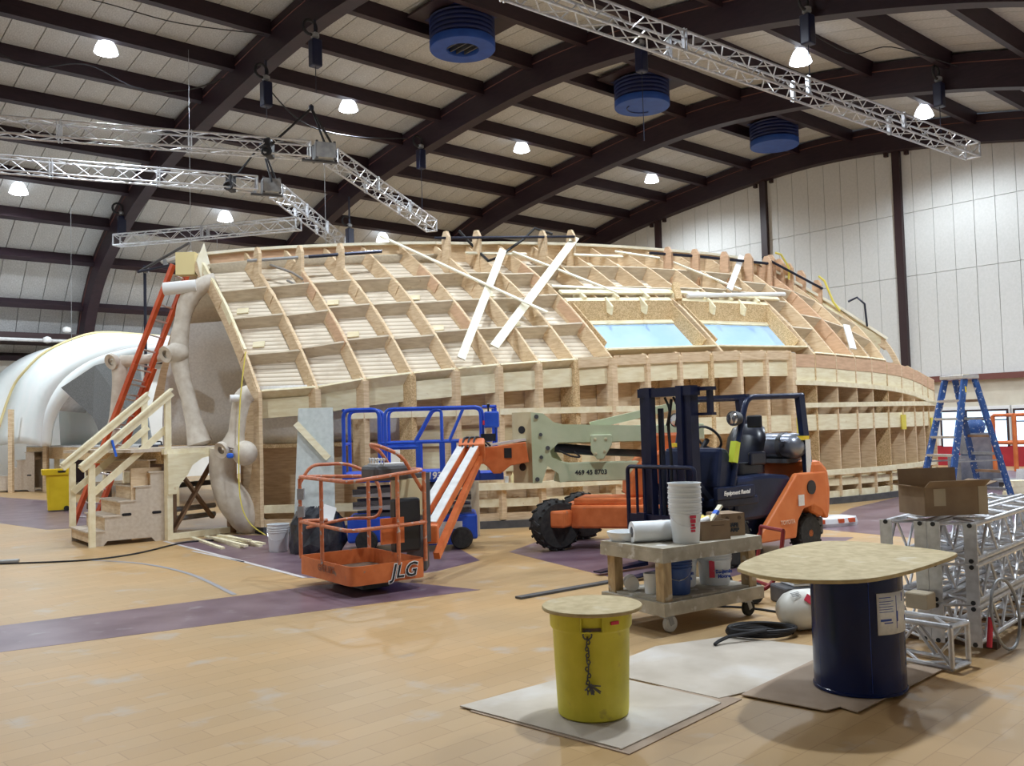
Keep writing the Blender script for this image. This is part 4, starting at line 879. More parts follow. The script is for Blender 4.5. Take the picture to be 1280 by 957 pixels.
# ================================================================ boom lift, scissor lift, forklift
def tyre(parent, c, r, w, ax, m_hub='lift_orange', lugs=18, name='wheel'):
    """wheel as a part of parent with hub sub-part; ax = axle direction in the parent's frame"""
    ax = Vector(ax).normalized(); up = Vector((0, 0, 1)); x = up.cross(ax).normalized(); M = Matrix(((x.x, up.x, ax.x, c[0]), (x.y, up.y, ax.y, c[1]), (x.z, up.z, ax.z, c[2]), (0, 0, 0, 1)))
    mb = MB(); mb.lathe([(r * .55, -w / 2), (r * .86, -w / 2), (r * .96, -w * .36), (r * .97, 0), (r * .96, w * .36), (r * .86, w / 2), (r * .55, w / 2)], 28, M)
    for k in range(lugs):
        a = 2 * math.pi * k / lugs
        for sg in (-1, 1):
            a2 = a + (math.pi / lugs if sg > 0 else 0); p = M @ Vector((r * .98 * math.cos(a2), r * .98 * math.sin(a2), sg * w * .08)); q = M @ Vector((r * .95 * math.cos(a2 + .14), r * .95 * math.sin(a2 + .14), sg * w * .50))
            mb.bar(p, q, r * .09, r * .07, p - Vector(c))
    t = mb.build(name, 'black_rubber', parent, smooth=True)
    MB().lathe([(r * .10, -w * .46), (r * .50, -w * .40), (r * .56, -w * .5), (r * .56, w * .5), (r * .50, w * .40), (r * .20, w * .40), (r * .18, w * .50), (r * .02, w * .5)], 20, M).build('hub', m_hub, t, smooth=True)
    return t
def cast(parent, pts, r, m_, name, n=8, rr_=.08):
    return MB().tube(rounded(pts, rr_, 4), r, n).build(name, m_, parent, smooth=True)
def XZ(poly, y, th):                                             # plate in the x-z plane of a thing, thickness along +y
    mb = MB(); mb.prism(poly, th, frame((0, y + th, 0), (1, 0, 0), (0, 0, 1))); return mb

# ---- articulated boom lift; origin under the turntable
BO = Vector((1.55, 12.55, 0))
BL = thing('boom_lift', 'orange and pale green articulated boom lift with orange work basket', 'boom lift', BO)
def b(x, y, z): return (x - BO.x, y - BO.y, z)
tyre(BL, b(.52, 12.05, .335), .335, .26, (.45, -.9, 0), 'dark_grey'); tyre(BL, b(.95, 13.15, .335), .335, .26, (.45, -.9, 0), 'dark_grey')
tyre(BL, b(2.12, 12.2, .335), .335, .26, (.45, -.9, 0), 'dark_grey'); tyre(BL, b(2.55, 13.25, .335), .335, .26, (.45, -.9, 0), 'dark_grey')
MB().box(b(1.42, 12.2, .43), (1.55, .75, .30), zrot(-.28)).build('chassis', 'lift_orange', BL, bevel=.03)
MB().box(b(.74, 12.25, .42), (.22, .95, .22), zrot(-.46)).build('axle_beam', 'lift_orange', BL, bevel=.03)
MB().box(b(1.30, 12.30, .62), (.9, .7, .09), zrot(-.28)).build('chassis_cover', 'lift_orange', BL, bevel=.02)
MB().lathe([(.40, .62), (.40, .74), (.36, .76)], 24, Matrix.Translation(b(1.95, 12.35, 0))).build('slew_ring', 'dark_grey', BL, smooth=True)
mb = MB(); mb.prism([(1.50, .66), (1.52, .95), (1.70, 1.18), (1.95, 1.28), (2.5, 1.30), (2.75, 1.1), (2.75, .66)], .85, frame((-BO.x, 12.85 - BO.y, 0), (1, 0, 0), (0, 0, 1))); mb.build('turret', 'lift_orange', BL, bevel=.04)
MB().box(b(2.0, 12.35, 1.36), (.5, .4, .30)).build('counter_box', 'lift_orange', BL, bevel=.05)
# tower booms
y0 = 12.10
mb = MB(); mb.prism([(.36, .88), (.24, .88), (.24, 1.82), (.40, 1.80), (.54, 1.68), (.66, 1.65), (1.80, 1.60), (1.80, 1.40), (.60, 1.41), (.48, 1.30), (.50, 1.22), (.66, 1.14), (.74, .90), (.60, .88), (.58, 1.0), (.44, 1.10)], .05, frame((-BO.x, y0 + .05 - BO.y, 0), (1, 0, 0), (0, 0, 1))); kp = mb.build('knuckle_plate', 'pale_green', BL)
mb = MB(); mb.prism([(.36, .88), (.24, .88), (.24, 1.82), (.40, 1.80), (.54, 1.68), (.56, 1.3), (.66, 1.14), (.44, 1.10)], .05, frame((-BO.x, y0 + .42 - BO.y, 0), (1, 0, 0), (0, 0, 1))); mb.build('knuckle_plate', 'pale_green', BL)
for z, r in ((1.76, .03), (1.52, .025), (1.34, .03), (1.22, .025), (.93, .03)):
    x = {1.76: .31, 1.52: .36, 1.34: .45, 1.22: .36, .93: .30}[z]; MB().tube([b(x, y0 - .03, z), b(x, y0 + .40, z)], r, 10).build('pin', 'dark_grey', kp)
MB().box(b(.13, y0 + .20, 1.35), (.30, .06, .95), Matrix.Rotation(-.55, 4, 'Z')).build('end_plate', 'boom_tan', BL)
ep = Vector(b(.13, y0 + .20, 1.35)); nx = Matrix.Rotation(-.55, 4, 'Z') @ Vector((0, -1, 0))
for z in (.24, -.26):
    MB().lathe([(.052, 0), (.052, .012)], 16, frame(ep + nx * .031 + Vector((0, 0, z)), (0, 0, 1), (Vector((0, 0, 1)).cross(nx))) if False else (Matrix.Translation(ep + nx * .025 + Vector((0, 0, z))) @ nx.to_track_quat('Z', 'Y').to_matrix().to_4x4())).build('lightening_hole', 'black_plastic', kp)
MB().box(b(1.55, y0 + .22, 1.50), (2.0, .30, .22)).build('upper_boom', 'pale_green', BL, bevel=.015)
MB().bar(b(1.05, y0 + .22, 1.62), b(2.5, y0 + .22, 1.92), .22, .10).build('upper_link', 'pale_green', BL)
lb = MB(); lb.prism([(.52, .90), (.60, 1.16), (.74, 1.13), (2.2, 1.13), (2.2, .88), (.60, .88)], .26, frame((-BO.x, y0 + .32 - BO.y, 0), (1, 0, 0), (0, 0, 1))); lb.build('lower_boom', 'pale_green', BL, bevel=.012)
mb = MB(); mb.prism([(1.02, 1.50), (1.30, 1.50), (1.30, 1.36), (1.18, 1.17), (1.10, 1.17), (1.02, 1.28)], .04, frame((-BO.x, y0 - BO.y, 0), (1, 0, 0), (0, 0, 1))); lg = mb.build('link_lug', 'pale_green', BL, bevel=.012)
for x, z in ((1.08, 1.44), (1.22, 1.44), (1.08, 1.25), (1.20, 1.28)): MB().lathe([(.02, 0), (.02, .012), (.004, .016)], 10, Matrix.Translation(b(x, y0 - .04, z)) @ Matrix.Rotation(math.pi / 2, 4, 'X')).build('bolt', 'boom_tan', lg)
MB().tube([b(.55, y0 + .18, 1.34), b(1.08, y0 + .18, 1.28)], .065, 12).build('cylinder_barrel', 'black_pipe', BL, smooth=True); MB().tube([b(1.1, y0 + .18, 1.27), b(1.9, y0 + .18, 1.22)], .05, 12).build('cylinder_rod', 'dark_grey', BL, smooth=True)
cast(BL, [b(.60, y0 + .06, 1.30), b(.75, y0 + .02, 1.22), b(.9, y0 + .04, 1.20), b(.8, y0 + .06, 1.28)], .012, 'rope_black', 'hose')
MB().box(b(1.55, y0 + .055, 1.51), (.62, .012, .185)).build('decal', 'decal_navy', BL)
text('Hertz', .085, 'letter_yellow', BL, frame(b(1.28, y0 + .046, 1.555), (1, 0, 0), (0, 0, 1)), 'decal_lettering', 'LEFT', .15, .003)
text('Equipment', .075, 'letter_white', BL, frame(b(1.46, y0 + .046, 1.553), (1, 0, 0), (0, 0, 1)), 'decal_lettering', 'LEFT', .15, .003)
text('888-777-2700', .085, 'letter_white', BL, frame(b(1.38, y0 + .046, 1.465), (1, 0, 0), (0, 0, 1)), 'decal_lettering', 'LEFT', 0, .002)
text('469 45 8703', .085, 'letter_black', BL, frame(b(1.02, y0 + .056, 1.0), (1, 0, 0), (0, 0, 1)), 'fleet_number', 'CENTER', 0, .002)
# fly boom, knuckle and jib
fb = MB(); fb.prism([(-.50, 1.22), (-.46, 1.36), (.16, 1.43), (.20, 1.16), (-.05, 1.12), (-.18, 1.02), (-.28, 1.02), (-.36, 1.12)], .22, frame((-BO.x, y0 + .22 - BO.y, 0), (1, 0, 0), (0, 0, 1))); f_ = fb.build('fly_boom', 'lift_orange', BL, bevel=.012)
MB().bar(b(-.46, y0 + .1, 1.385), b(.16, y0 + .14, 1.46), .14, .03).build('cover_strip', 'pale_grey', f_); MB().box(b(-.08, y0 - .008, 1.29), (.10, .012, .13)).build('opening', 'black_plastic', f_)
J0, J1 = Vector(b(-.97, 10.05, .50)), Vector(b(-.53, 11.95, 1.36))
for dx, m_ in ((-.13, 'pale_grey'), (.05, 'lift_orange')):
    MB().bar(J0 + Vector((dx, 0, .06)), J1 + Vector((dx, 0, .03)), .11, .10).build('jib_arm', 'lift_orange', BL); MB().bar(J0 + Vector((dx, 0, .118)), J1 + Vector((dx, 0, .088)), .10, .012).build('jib_cover', 'pale_grey', BL)
MB().bar(J0 + Vector((.10, -.1, -.24)), J1 + Vector((.08, -.05, -.12)), .07, .08).build('jib_link', 'lift_orange', BL)
MB().box(J1 + Vector((-.02, .02, -.03)), (.34, .22, .30), Matrix.Rotation(.4, 4, 'X')).build('jib_knuckle', 'lift_orange', BL, bevel=.03)
MB().box(J0 + Vector((-.05, -.05, .0)), (.34, .22, .20)).build('jib_foot', 'lift_orange', BL, bevel=.02); MB().box(J0 + Vector((-.10, -.12, -.20)), (.22, .28, .36)).build('rotator', 'dark_grey', BL, bevel=.03)
for k in range(3): cast(BL, [J1 + Vector((-.14 + .07 * k, -.15, .02)), J1 + Vector((-.12 + .07 * k, 0, .16)), J1 + Vector((.0 + .05 * k, .1, .14)), J1 + Vector((.12 + .05 * k, .15, .03))], .014, 'rope_black', 'hose')
# basket (a along the long side, c along the short side)
Fc = Vector((-1.62, 8.95, 0)); av = Vector((-.60, .80, 0)); cv = Vector((.80, .60, 0)); LA, LC = 1.25, .86
def k_(a, c, z): p = Fc + av * a + cv * c; return Vector((p.x - BO.x, p.y - BO.y, z))
tray = MB(); zt0, zt1 = .12, .31
out = rounded([k_(0, 0, zt0), k_(0, LC, zt0), k_(LA, LC, zt0), k_(LA, 0, zt0)], .10, 4, True)
tray.loft([[p for p in out], [p + Vector((0, 0, zt1 - zt0)) for p in out], [p + Vector((0, 0, zt1 - zt0)) + (k_(LA / 2, LC / 2, zt0) - p) * .02 for p in out], [p + Vector((0, 0, .03)) + (k_(LA / 2, LC / 2, zt0) - p) * .02 for p in out]], close=True); nn_ = len(out)
tray.f += [tuple(range(nn_))[::-1]]; basket = tray.build('basket_tray', 'lift_orange', BL, smooth=True)
mb = MB(); mb.add([p + Vector((0, 0, .032)) + (k_(LA / 2, LC / 2, zt0) - p) * .021 for p in out], [tuple(range(nn_))]); mb.build('tray_floor', 'dark_wood', basket)
MB().bar(k_(.3, LC / 2, .07), k_(1.0, LC / 2, .07), .3, .10).build('tray_bearer', 'dark_grey', basket)
def rail(pts, r=.02, name='guard_rail', rr_=.12): return cast(BL, pts, r, 'rail_orange', name, 8, rr_)
rail([k_(LA, LC, 1.12), k_(LA, 0, 1.16), k_(0, 0, 1.14), k_(0, LC, 1.22), k_(.25, LC, 1.22)]); rail([k_(LA, LC * .4, .66), k_(LA, 0, .68), k_(0, 0, .66), k_(0, LC + .05, .68), k_(.3, LC, .66)])
for a, c in ((LA - .02, .02), (LA * .52, .0), (.0, LC * .62), (.02, LC), (LA, LC), (LA * .55, LC)): MB().tube([k_(a, c, .28), k_(a, c, 1.14 + (.06 if c > .5 and a < .5 else 0))], .021, 8).build('rail_post', 'rail_orange', BL)
rail([k_(LA, .04, 1.10), k_(LA - .02, .15, 1.28), k_(LA - .05, LC * .7, 1.28), k_(LA * .8, LC, 1.1), k_(LA * .75, LC, .66), k_(LA, LC * .7, .66), k_(LA, .1, .60)], .018, 'gate_rail', .15)
MB().box(k_(LA - .02, .03, .97), (.07, .06, .12)).build('grey_tape', 'mid_grey', BL); MB().box(k_(LA - .02, .03, .78), (.07, .06, .12)).build('grey_tape', 'mid_grey', BL)
rail([k_(.55, LC, 1.1), k_(.55, LC * .75, 1.42), k_(.32, LC * .45, 1.50), k_(.08, LC * .45, 1.48), k_(.02, LC * .7, 1.38), k_(.05, LC, 1.0)], .02, 'console_guard', .12)
cb = MB().box(k_(.30, LC * .66, 1.20), (.42, .34, .16), zrot(.64)).build('control_console', 'dark_grey', BL, bevel=.04)
for k in range(6): MB().lathe([(.008, 0), (.008, .05), (.016, .055), (.016, .075), (.004, .08)], 8, Matrix.Translation(k_(.16 + .06 * k, LC * .55, 1.275))).build('control_knob', 'pale_grey', cb)
MB().box(k_(.30, LC * .70, 1.285), (.36, .24, .02), zrot(.64)).build('console_panel', 'pale_grey', cb)
MB().box(k_(.34, LC - .02, .92), (.34, .08, .40), zrot(.64)).build('manual_box', 'boom_tan', BL, bevel=.01); MB().box(k_(.34, LC + .04, .80), (.42, .06, .74), zrot(.64)).build('console_back', 'dark_grey', BL)
MB().box(k_(.12, LC * .80, .66), (.30, .14, .55), zrot(.64)).build('foot_control_box', 'black_plastic', BL, bevel=.03); MB().box(k_(.06, LC * .58, .62), (.26, .03, .26), zrot(.64)).build('orange_plate', 'lift_orange', BL)
for s_, a, c in (('JLG', 0, .58),): text(s_, .20, 'letter_white', basket, frame(k_(-.012, c, .215), cv, (0, 0, 1)), 'logo_outline', 'CENTER', .25, .010); text(s_, .20, 'letter_black', basket, frame(k_(-.016, c, .215), cv, (0, 0, 1)), 'logo_lettering', 'CENTER', .25, .001)
text('GAS LIFT', .095, 'letter_faint', basket, frame(k_(.55, -.012, .24), -av, (0, 0, 1)), 'stencil_lettering', 'CENTER', 0, .003)

# ---- blue scissor lift; x along its length
SL = thing('scissor_lift', 'blue scissor lift with railed platform behind the orange basket', 'scissor lift', (-1.42, 12.72, 0), math.radians(4))
MB().box((0, 0, .30), (1.75, .74, .34)).build('chassis', 'lift_blue', SL, bevel=.03); MB().box((.45, -.375, .20), (.5, .02, .26)).build('tray_door', 'lift_blue', SL)
for x in (-.62, .66):
    for y in (-.36, .36): tyre(SL, (x, y, .155), .155, .11, (0, 1, 0), 'mid_grey', 0)
MB().box((.52, -.38, .33), (.30, .012, .10)).build('decal', 'decal_white', SL); MB().box((.30, -.388, .20), (.34, .012, .22)).build('decal', 'decal_white', SL)
for k in range(5):
    z = .50 + .085 * k
    for y in (-.30, .30): MB().bar((-.8, y, z + (.03 if k % 2 else -.03)), (.8, y, z + (-.03 if k % 2 else .03)), .05, .07).build('scissor_arm', 'mid_grey' if k % 2 else 'dark_grey', SL)
dk = MB().box((0, 0, 1.00), (1.86, .76, .13)).build('deck', 'lift_blue', SL, bevel=.015); MB().box((.75, -.02, .97), (1.0, .70, .10)).build('deck_extension', 'lift_blue', SL, bevel=.01)
text('GS-1930', .13, 'letter_white', dk, frame((.24, -.384, 1.0), (1, 0, 0), (0, 0, 1)), 'model_lettering', 'CENTER', .15, .004)
MB().box((-.35, -.383, 1.0), (.36, .006, .075)).build('decal', 'decal_navy', dk); MB().box((-.42, -.387, .985), (.18, .003, .018)).build('decal_print', 'letter_white', dk); MB().box((-.26, -.387, 1.005), (.09, .003, .022)).build('decal_print', 'letter_white', dk)
zt = 1.92
def bl(pts, r=.021, name='guard_rail', rr_=.10): return cast(SL, pts, r, 'lift_blue', name, 8, rr_)
for y in (-.36, .36):
    bl([(-.90, y, 1.0), (-.90, y, zt), (-.42, y, zt), (-.42, y, 1.0)], .026); bl([(-.34, y, 1.05), (-.34, y, zt), (.98, y, zt), (.98, y, 1.45)], .022); bl([(-.42, y, 1.46), (1.1, y, 1.46)], .02)
    bl([(.05, y, 1.46), (.30, y, zt - .02), (.42, y, zt - .02), (.42, y, 1.05)], .02); bl([(.52, y, 1.46), (.72, y, zt - .02)], .02); bl([(-.34, y, 1.40), (.1, y, 1.40)], .03)
    for x in (.10, .42, .58): MB().box((x, y, 1.24), (.07, .05, .42)).build('rail_post', 'lift_blue', SL)
    bl([(1.16, y, 1.0), (1.16, y, zt - .02)], .02)
for x in (-.90, 1.16): bl([(x, -.36, zt), (x, .36, zt)], .02); bl([(x, -.36, 1.46), (x, .36, 1.46)], .02)
bl([(.98, -.36, zt), (1.16, -.36, zt)], .02)
ctl = MB().box((1.10, -.44, 1.74), (.20, .12, .22)).build('control_box', 'lift_blue', SL, bevel=.02); MB().lathe([(.012, 0), (.012, .06), (.02, .07), (.02, .10), (.004, .11)], 8, Matrix.Translation((1.06, -.44, 1.85))).build('joystick', 'black_plastic', ctl); MB().box((1.00, -.46, 1.70), (.04, .06, .06)).build('red_button', 'letter_red', ctl)
MB().box((1.05, -.36, 1.50), (.20, .14, .10)).build('cable_tray', 'black_plastic', SL)

# ---- forklift; x forward
FK = thing('forklift', 'orange and navy forklift with tall dark mast and overhead guard', 'forklift', (2.66, 11.05, 0), math.radians(218.5))
for y in (-.44, .44):
    tyre(FK, (.72, y, .31), .31, .20, (0, 1, 0), 'fork_orange', 18); tyre(FK, (-.80, y * .93, .24), .24, .17, (0, 1, 0), 'fork_orange', 16)
MB().box((.05, 0, .38), (1.55, .70, .36)).build('frame', 'fork_body', FK, bevel=.03)
XZ([(-.55, .48), (-.50, .96), (-.10, 1.0), (.55, .98), (.62, .80), (.55, .48)], -.45, .90).build('engine_hood', 'fork_body', FK, bevel=.05)
for y in (-.53, .45):
    XZ([(-1.12, .98), (-.52, .98), (.25, .30), (.30, .22), (-.45, .22), (-.50, .42), (-.62, .55), (-.82, .58), (-1.0, .50), (-1.08, .40), (-1.14, .40)], y, .08).build('side_panel', 'fork_orange', FK, bevel=.02)
    h = MB().lathe([(.085, -.01), (.085, .01)], 18, Matrix.Translation((-.78, y + (.085 if y > 0 else -.005), .80)) @ Matrix.Rotation(math.pi / 2, 4, 'X')).build('round_port', 'black_plastic', FK)
XZ([(-1.20, .42), (-1.24, .75), (-1.20, 1.0), (-1.05, 1.12), (-.85, 1.12), (-.80, .95), (-.80, .50), (-1.02, .42)], -.52, 1.04).build('counterweight', 'fork_orange', FK, bevel=.06)
MB().box((-1.02, 0, .30), (.25, .9, .22)).build('rear_axle_cover', 'dark_grey', FK, bevel=.03)
MB().box((-.55, .545, .66), (.11, .012, .13)).build('decal', 'decal_white', FK)
XZ([(.42, .95), (.62, 1.32), (.78, 1.34), (.86, .90), (.70, .60), (.50, .60)], -.42, .84).build('dash_cowl', 'fork_body', FK, bevel=.05); MB().box((.55, 0, .72), (.75, .94, .10)).build('floor_step', 'fork_body', FK, bevel=.02)
XZ([(.28, .76), (.28, .90), (.95, .90), (.95, .76)], .44, .06).build('skirt', 'fork_body', FK, bevel=.01)
text('Equipment Rental', .065, 'letter_white', FK, frame((.62, .512, .83), (-1, 0, 0), (0, 0, 1)), 'lettering', 'CENTER', .2, .002)
text('TOYOTA', .07, 'letter_pale', FK, frame((-.28, .535, .42), (-1, 0, 0), (0, 0, 1)), 'lettering', 'CENTER', 0, .002)
# seat
st = MB(); st.loft([[Vector(p) for p in rounded([(-.30 + .0, -.26, z), (.22, -.26, z), (.22, .26, z), (-.30, .26, z)], .10, 4, True)] for z in (1.0, 1.10, 1.13)], close=True); st.f.append(tuple(40 + k for k in range(20))); sc_ = st.build('seat_cushion', 'vinyl', FK, smooth=True)
sb = MB(); rows = []
for k, (x, w, z) in enumerate(((-.16, .24, 1.08), (-.20, .28, 1.25), (-.26, .28, 1.42), (-.31, .23, 1.54), (-.34, .12, 1.59))):
    rows.append([Vector((x + .10 * math.cos(a), w * math.sin(a), z)) for a in [2 * math.pi * j / 16 for j in range(16)]])
sb.loft(rows, close=True); sb.f.append(tuple(4 * 16 + j for j in range(16))); sb.build('seat_back', 'vinyl', FK, smooth=True)
for y in (-.30, .30): MB().box((-.05, y, 1.18), (.30, .06, .16)).build('hip_restraint', 'vinyl', FK, bevel=.025)
# gas bottle lying across the tail
gt = MB().lathe([(.03, -.46), (.10, -.44), (.155, -.36), (.165, -.30), (.165, .26), (.155, .33), (.10, .40), (.03, .42)], 22, Matrix.Translation((-.78, .02, 1.30)) @ Matrix.Rotation(math.pi / 2, 4, 'X')).build('gas_bottle', 'tank_grey', FK, smooth=True)
for y in (-.16, .18): MB().lathe([(.168, -.03), (.172, -.03), (.172, .03), (.168, .03)], 22, Matrix.Translation((-.78, y, 1.30)) @ Matrix.Rotation(math.pi / 2, 4, 'X')).build('bottle_strap', 'dark_grey', gt, smooth=True)
MB().box((-.78, 0, 1.12), (.30, .6, .05)).build('bottle_cradle', 'dark_grey', FK)
# overhead guard
for y in (-.45, .45):
    cast(FK, [(.62, y, .90), (.44, y, 1.55), (.30, y, 1.90), (-.80, y, 1.92)], .035, 'fork_body', 'guard_pillar', 10, .12)
    MB().bar((-.74, y, 1.92), (-.86, y, .95), .07, .11, (1, 0, 0)).build('rear_pillar', 'fork_body', FK)
    MB().box((-.782, y, 1.40), (.125, .085, .05)).build('tape_band', 'tape_yellow', FK)
MB().box((.565, .45, 1.28), (.075, .082, .24), Matrix.Rotation(-.27, 4, 'Y')).build('tape_strip', 'tape_lime', FK); MB().box((.525, -.45, 1.36), (.09, .085, .045)).build('tape_band', 'tape_yellow', FK)
MB().box((-.81, .495, 1.18), (.10, .008, .40)).build('warning_label', 'decal_white', FK)
for x in (.28, .05, -.18, -.40, -.62, -.80): MB().bar((x, -.45, 1.92), (x, .45, 1.92), .05, .04).build('guard_bar', 'fork_body', FK)
for y in (-.20, .20): pass
for y in (-.50, .50):
    hl = MB().lathe([(.02, -.10), (.07, -.08), (.085, -.02), (.085, .03)], 16, Matrix.Translation((.52, y * .86, 1.66)) @ Matrix.Rotation(math.pi / 2, 4, 'Y')).build('head_lamp', 'dark_grey', FK, smooth=True); MB().lathe([(.075, .028), (.06, .045), (.01, .052)], 16, Matrix.Translation((.52, y * .86, 1.66)) @ Matrix.Rotation(math.pi / 2, 4, 'Y')).build('lens', 'chrome', hl, smooth=True)
MB().box((.40, .62, 1.62), (.03, .20, .14)).build('mirror', 'black_plastic', FK, bevel=.02)
MB().tube([(.62, .0, 1.28), (.48, .0, 1.42)], .03, 8).build('steering_column', 'black_plastic', FK); MB().tube(arc((.46, 0, 1.44), .17, 0, 2 * math.pi, 20, (0, 1, 0), (.60, 0, .80))[:-1], .016, 6, True).build('steering_wheel', 'black_plastic', FK, smooth=True)
for k in range(3): cast(FK, [(.66, -.15 - .06 * k, 1.30), (.62, -.16 - .06 * k, 1.46)], .012, 'black_plastic', 'lever')
# mast
mx_ = 1.14
for y in (-.33, .33):
    MB().box((mx_, y, 1.05), (.13, .10, 1.98)).build('mast_channel', 'fork_navy', FK); MB().box((mx_ + .05, y * .72, 1.06), (.10, .08, 1.96)).build('inner_channel', 'fork_navy', FK)
    MB().tube([(mx_ - .07, y * .55, .2), (mx_ - .07, y * .55, 1.8)], .035, 10).build('lift_cylinder', 'black_pipe', FK, smooth=True); MB().bar((mx_ - .05, y, .95), (.70, y, .60), .06, .06).build('tilt_cylinder', 'black_pipe', FK)
for z in (1.98, .40): MB().box((mx_, 0, z), (.16, .80, .10)).build('mast_crossbar', 'fork_navy', FK)
MB().box((mx_ - .10, .40, 2.0), (.10, .34, .04)).build('top_bracket', 'fork_navy', FK); MB().box((mx_ - .10, .42, 1.72), (.08, .30, .03)).build('side_bracket', 'fork_navy', FK); MB().box((mx_ - .10, .52, 1.86), (.06, .05, .28)).build('bracket_post', 'fork_navy', FK)
cast(FK, [(mx_, .05, 1.9), (mx_ - .02, -.03, 1.6), (mx_, .02, 1.2), (mx_, .0, .8)], .018, 'rope_black', 'mast_hose')
for y in (-.05, .08): cast(FK, [(mx_, y, 1.92), (mx_, y + .08, 1.78), (mx_, y + .02, 1.6)], .014, 'rope_black', 'mast_hose')
# carriage, load backrest and forks
for z in (.18, .55): MB().box((mx_ + .17, 0, z), (.05, .95, .10)).build('carriage_bar', 'fork_navy', FK)
cast(FK, [(mx_ + .18, -.50, .18), (mx_ + .18, -.50, 1.14), (mx_ + .18, .50, 1.14), (mx_ + .18, .50, .18)], .024, 'fork_navy', 'backrest_frame', 8, .06)
for k in range(7):
    y = -.36 + .12 * k; MB().box((mx_ + .18, y, .86), (.025, .022, .54)).build('backrest_bar', 'fork_navy', FK)
for y in (-.26, .26): fk = MB(); fk.prism([(mx_ + .2, .62), (mx_ + .2, .03), (mx_ + .95, .03), (mx_ + .95, .045), (mx_ + .25, .075), (mx_ + .24, .62)], .11, frame((0, y + .055, 0), (1, 0, 0), (0, 0, 1))); fk.build('fork', 'fork_navy', FK)
# ================================================================ foreground: drums, cart, trusses, small things
def sheet(name, label, pts, z, m_, group=None, th=.006):
    c = Vector((sum(p[0] for p in pts) / len(pts), sum(p[1] for p in pts) / len(pts), z)); n = len(pts); mb = MB()
    mb.add([(x - c.x, y - c.y, 0) for x, y in pts] + [(x - c.x, y - c.y, th) for x, y in pts], [tuple(range(n))[::-1], tuple(range(n, 2 * n))] + [(i, (i + 1) % n, n + (i + 1) % n, n + i) for i in range(n)])
    o = mb.build(name, m_); o.location = c; return tag(o, label, 'cardboard sheet', group)
sheet('cardboard_sheet', 'large grey cardboard sheet with torn edge under the yellow barrel', [(-.36, 5.44), (.50, 4.66), (1.16, 5.36), (1.12, 5.44), (.46, 6.12)], .007, 'sheet_grey')
sheet('cardboard_sheet', 'dark backed cardboard sheet showing under the grey sheet edge', [(-.30, 5.36), (.53, 4.60), (1.30, 5.44), (.90, 5.75), (.3, 5.8)], 0, 'sheet_tan')
sheet('cardboard_sheet', 'pale dusty cardboard sheet on the floor before the wheeled cart', [(.50, 6.14), (1.17, 5.46), (1.62, 5.72), (1.95, 6.05), (2.35, 6.45), (1.6, 7.0), (1.0, 6.75)], .003, 'sheet_grey')
sheet('cardboard_sheet', 'brown cardboard sheet under the dark blue drum', [(1.31, 5.50), (1.70, 5.16), (1.80, 5.22), (1.86, 5.12), (2.76, 5.96), (2.62, 6.08), (2.45, 6.0), (2.05, 6.3)], .0095, 'sheet_tan')
# yellow barrel and its round top
YB = thing('yellow_barrel', 'scuffed yellow plastic barrel with hanging chain under a round plywood top', 'barrel', (.41, 5.24, .013))
MB().lathe([(.185, 0), (.198, .01), (.202, .04), (.218, .48), (.226, .49), (.232, .50), (.234, .585), (.22, .585), (.19, .03)], 36).build('shell', 'barrel_yellow', YB, smooth=True)
for c_, d_ in (((-.015, -.236, .583), (.125, .024, .008)), ((-.015, -.236, .502), (.125, .024, .008)), ((-.075, -.234, .543), (.008, .024, .088)), ((.045, -.234, .543), (.008, .024, .088))): MB().box(c_, d_).build('handle_rim', 'barrel_yellow', YB)
MB().box((-.015, -.232, .515), (.10, .012, .016)).build('handle_slot', 'dark_wood', YB)
MB().tube(arc((-.04, -.243, .49), .024, 0, 2 * math.pi, 14)[:-1], .005, 6, True).build('ring', 'dark_grey', YB, smooth=True)
ch = [(-.04 + .006 * math.sin(k * 1.9), -.226 + .0015 * k * .2, .465 - .018 * k) for k in range(17)]
for k, p in enumerate(ch): MB().tube(arc(p, .009, 0, 2 * math.pi, 6, (1, 0, 0) if k % 2 else (0, 1, 0), (0, 0, 1.35))[:-1], .004, 5, True).build('chain_link', 'dark_grey', YB)
mb = MB(); rk = random.Random(2)
for k in range(12): mb.bar((-.035, -.235, .22), (-.035 + rk.uniform(-.03, .06), -.245 + rk.uniform(-.01, .01), .22 + rk.uniform(-.05, .03)), .008, .006)
mb.build('frayed_knot', 'dark_grey', YB)
MB().box((.115, -.212, .545), (.05, .008, .018), zrot(.5)).build('red_mark', 'letter_red', YB)
o = MB().lathe([(.282, 0), (.285, .004), (.285, .016), (.282, .020)], 48).build('round_top', 'table_ply', None, smooth=True); o.location = (.42, 5.25, .60); tag(o, 'round plywood top resting on the yellow barrel', 'table top')
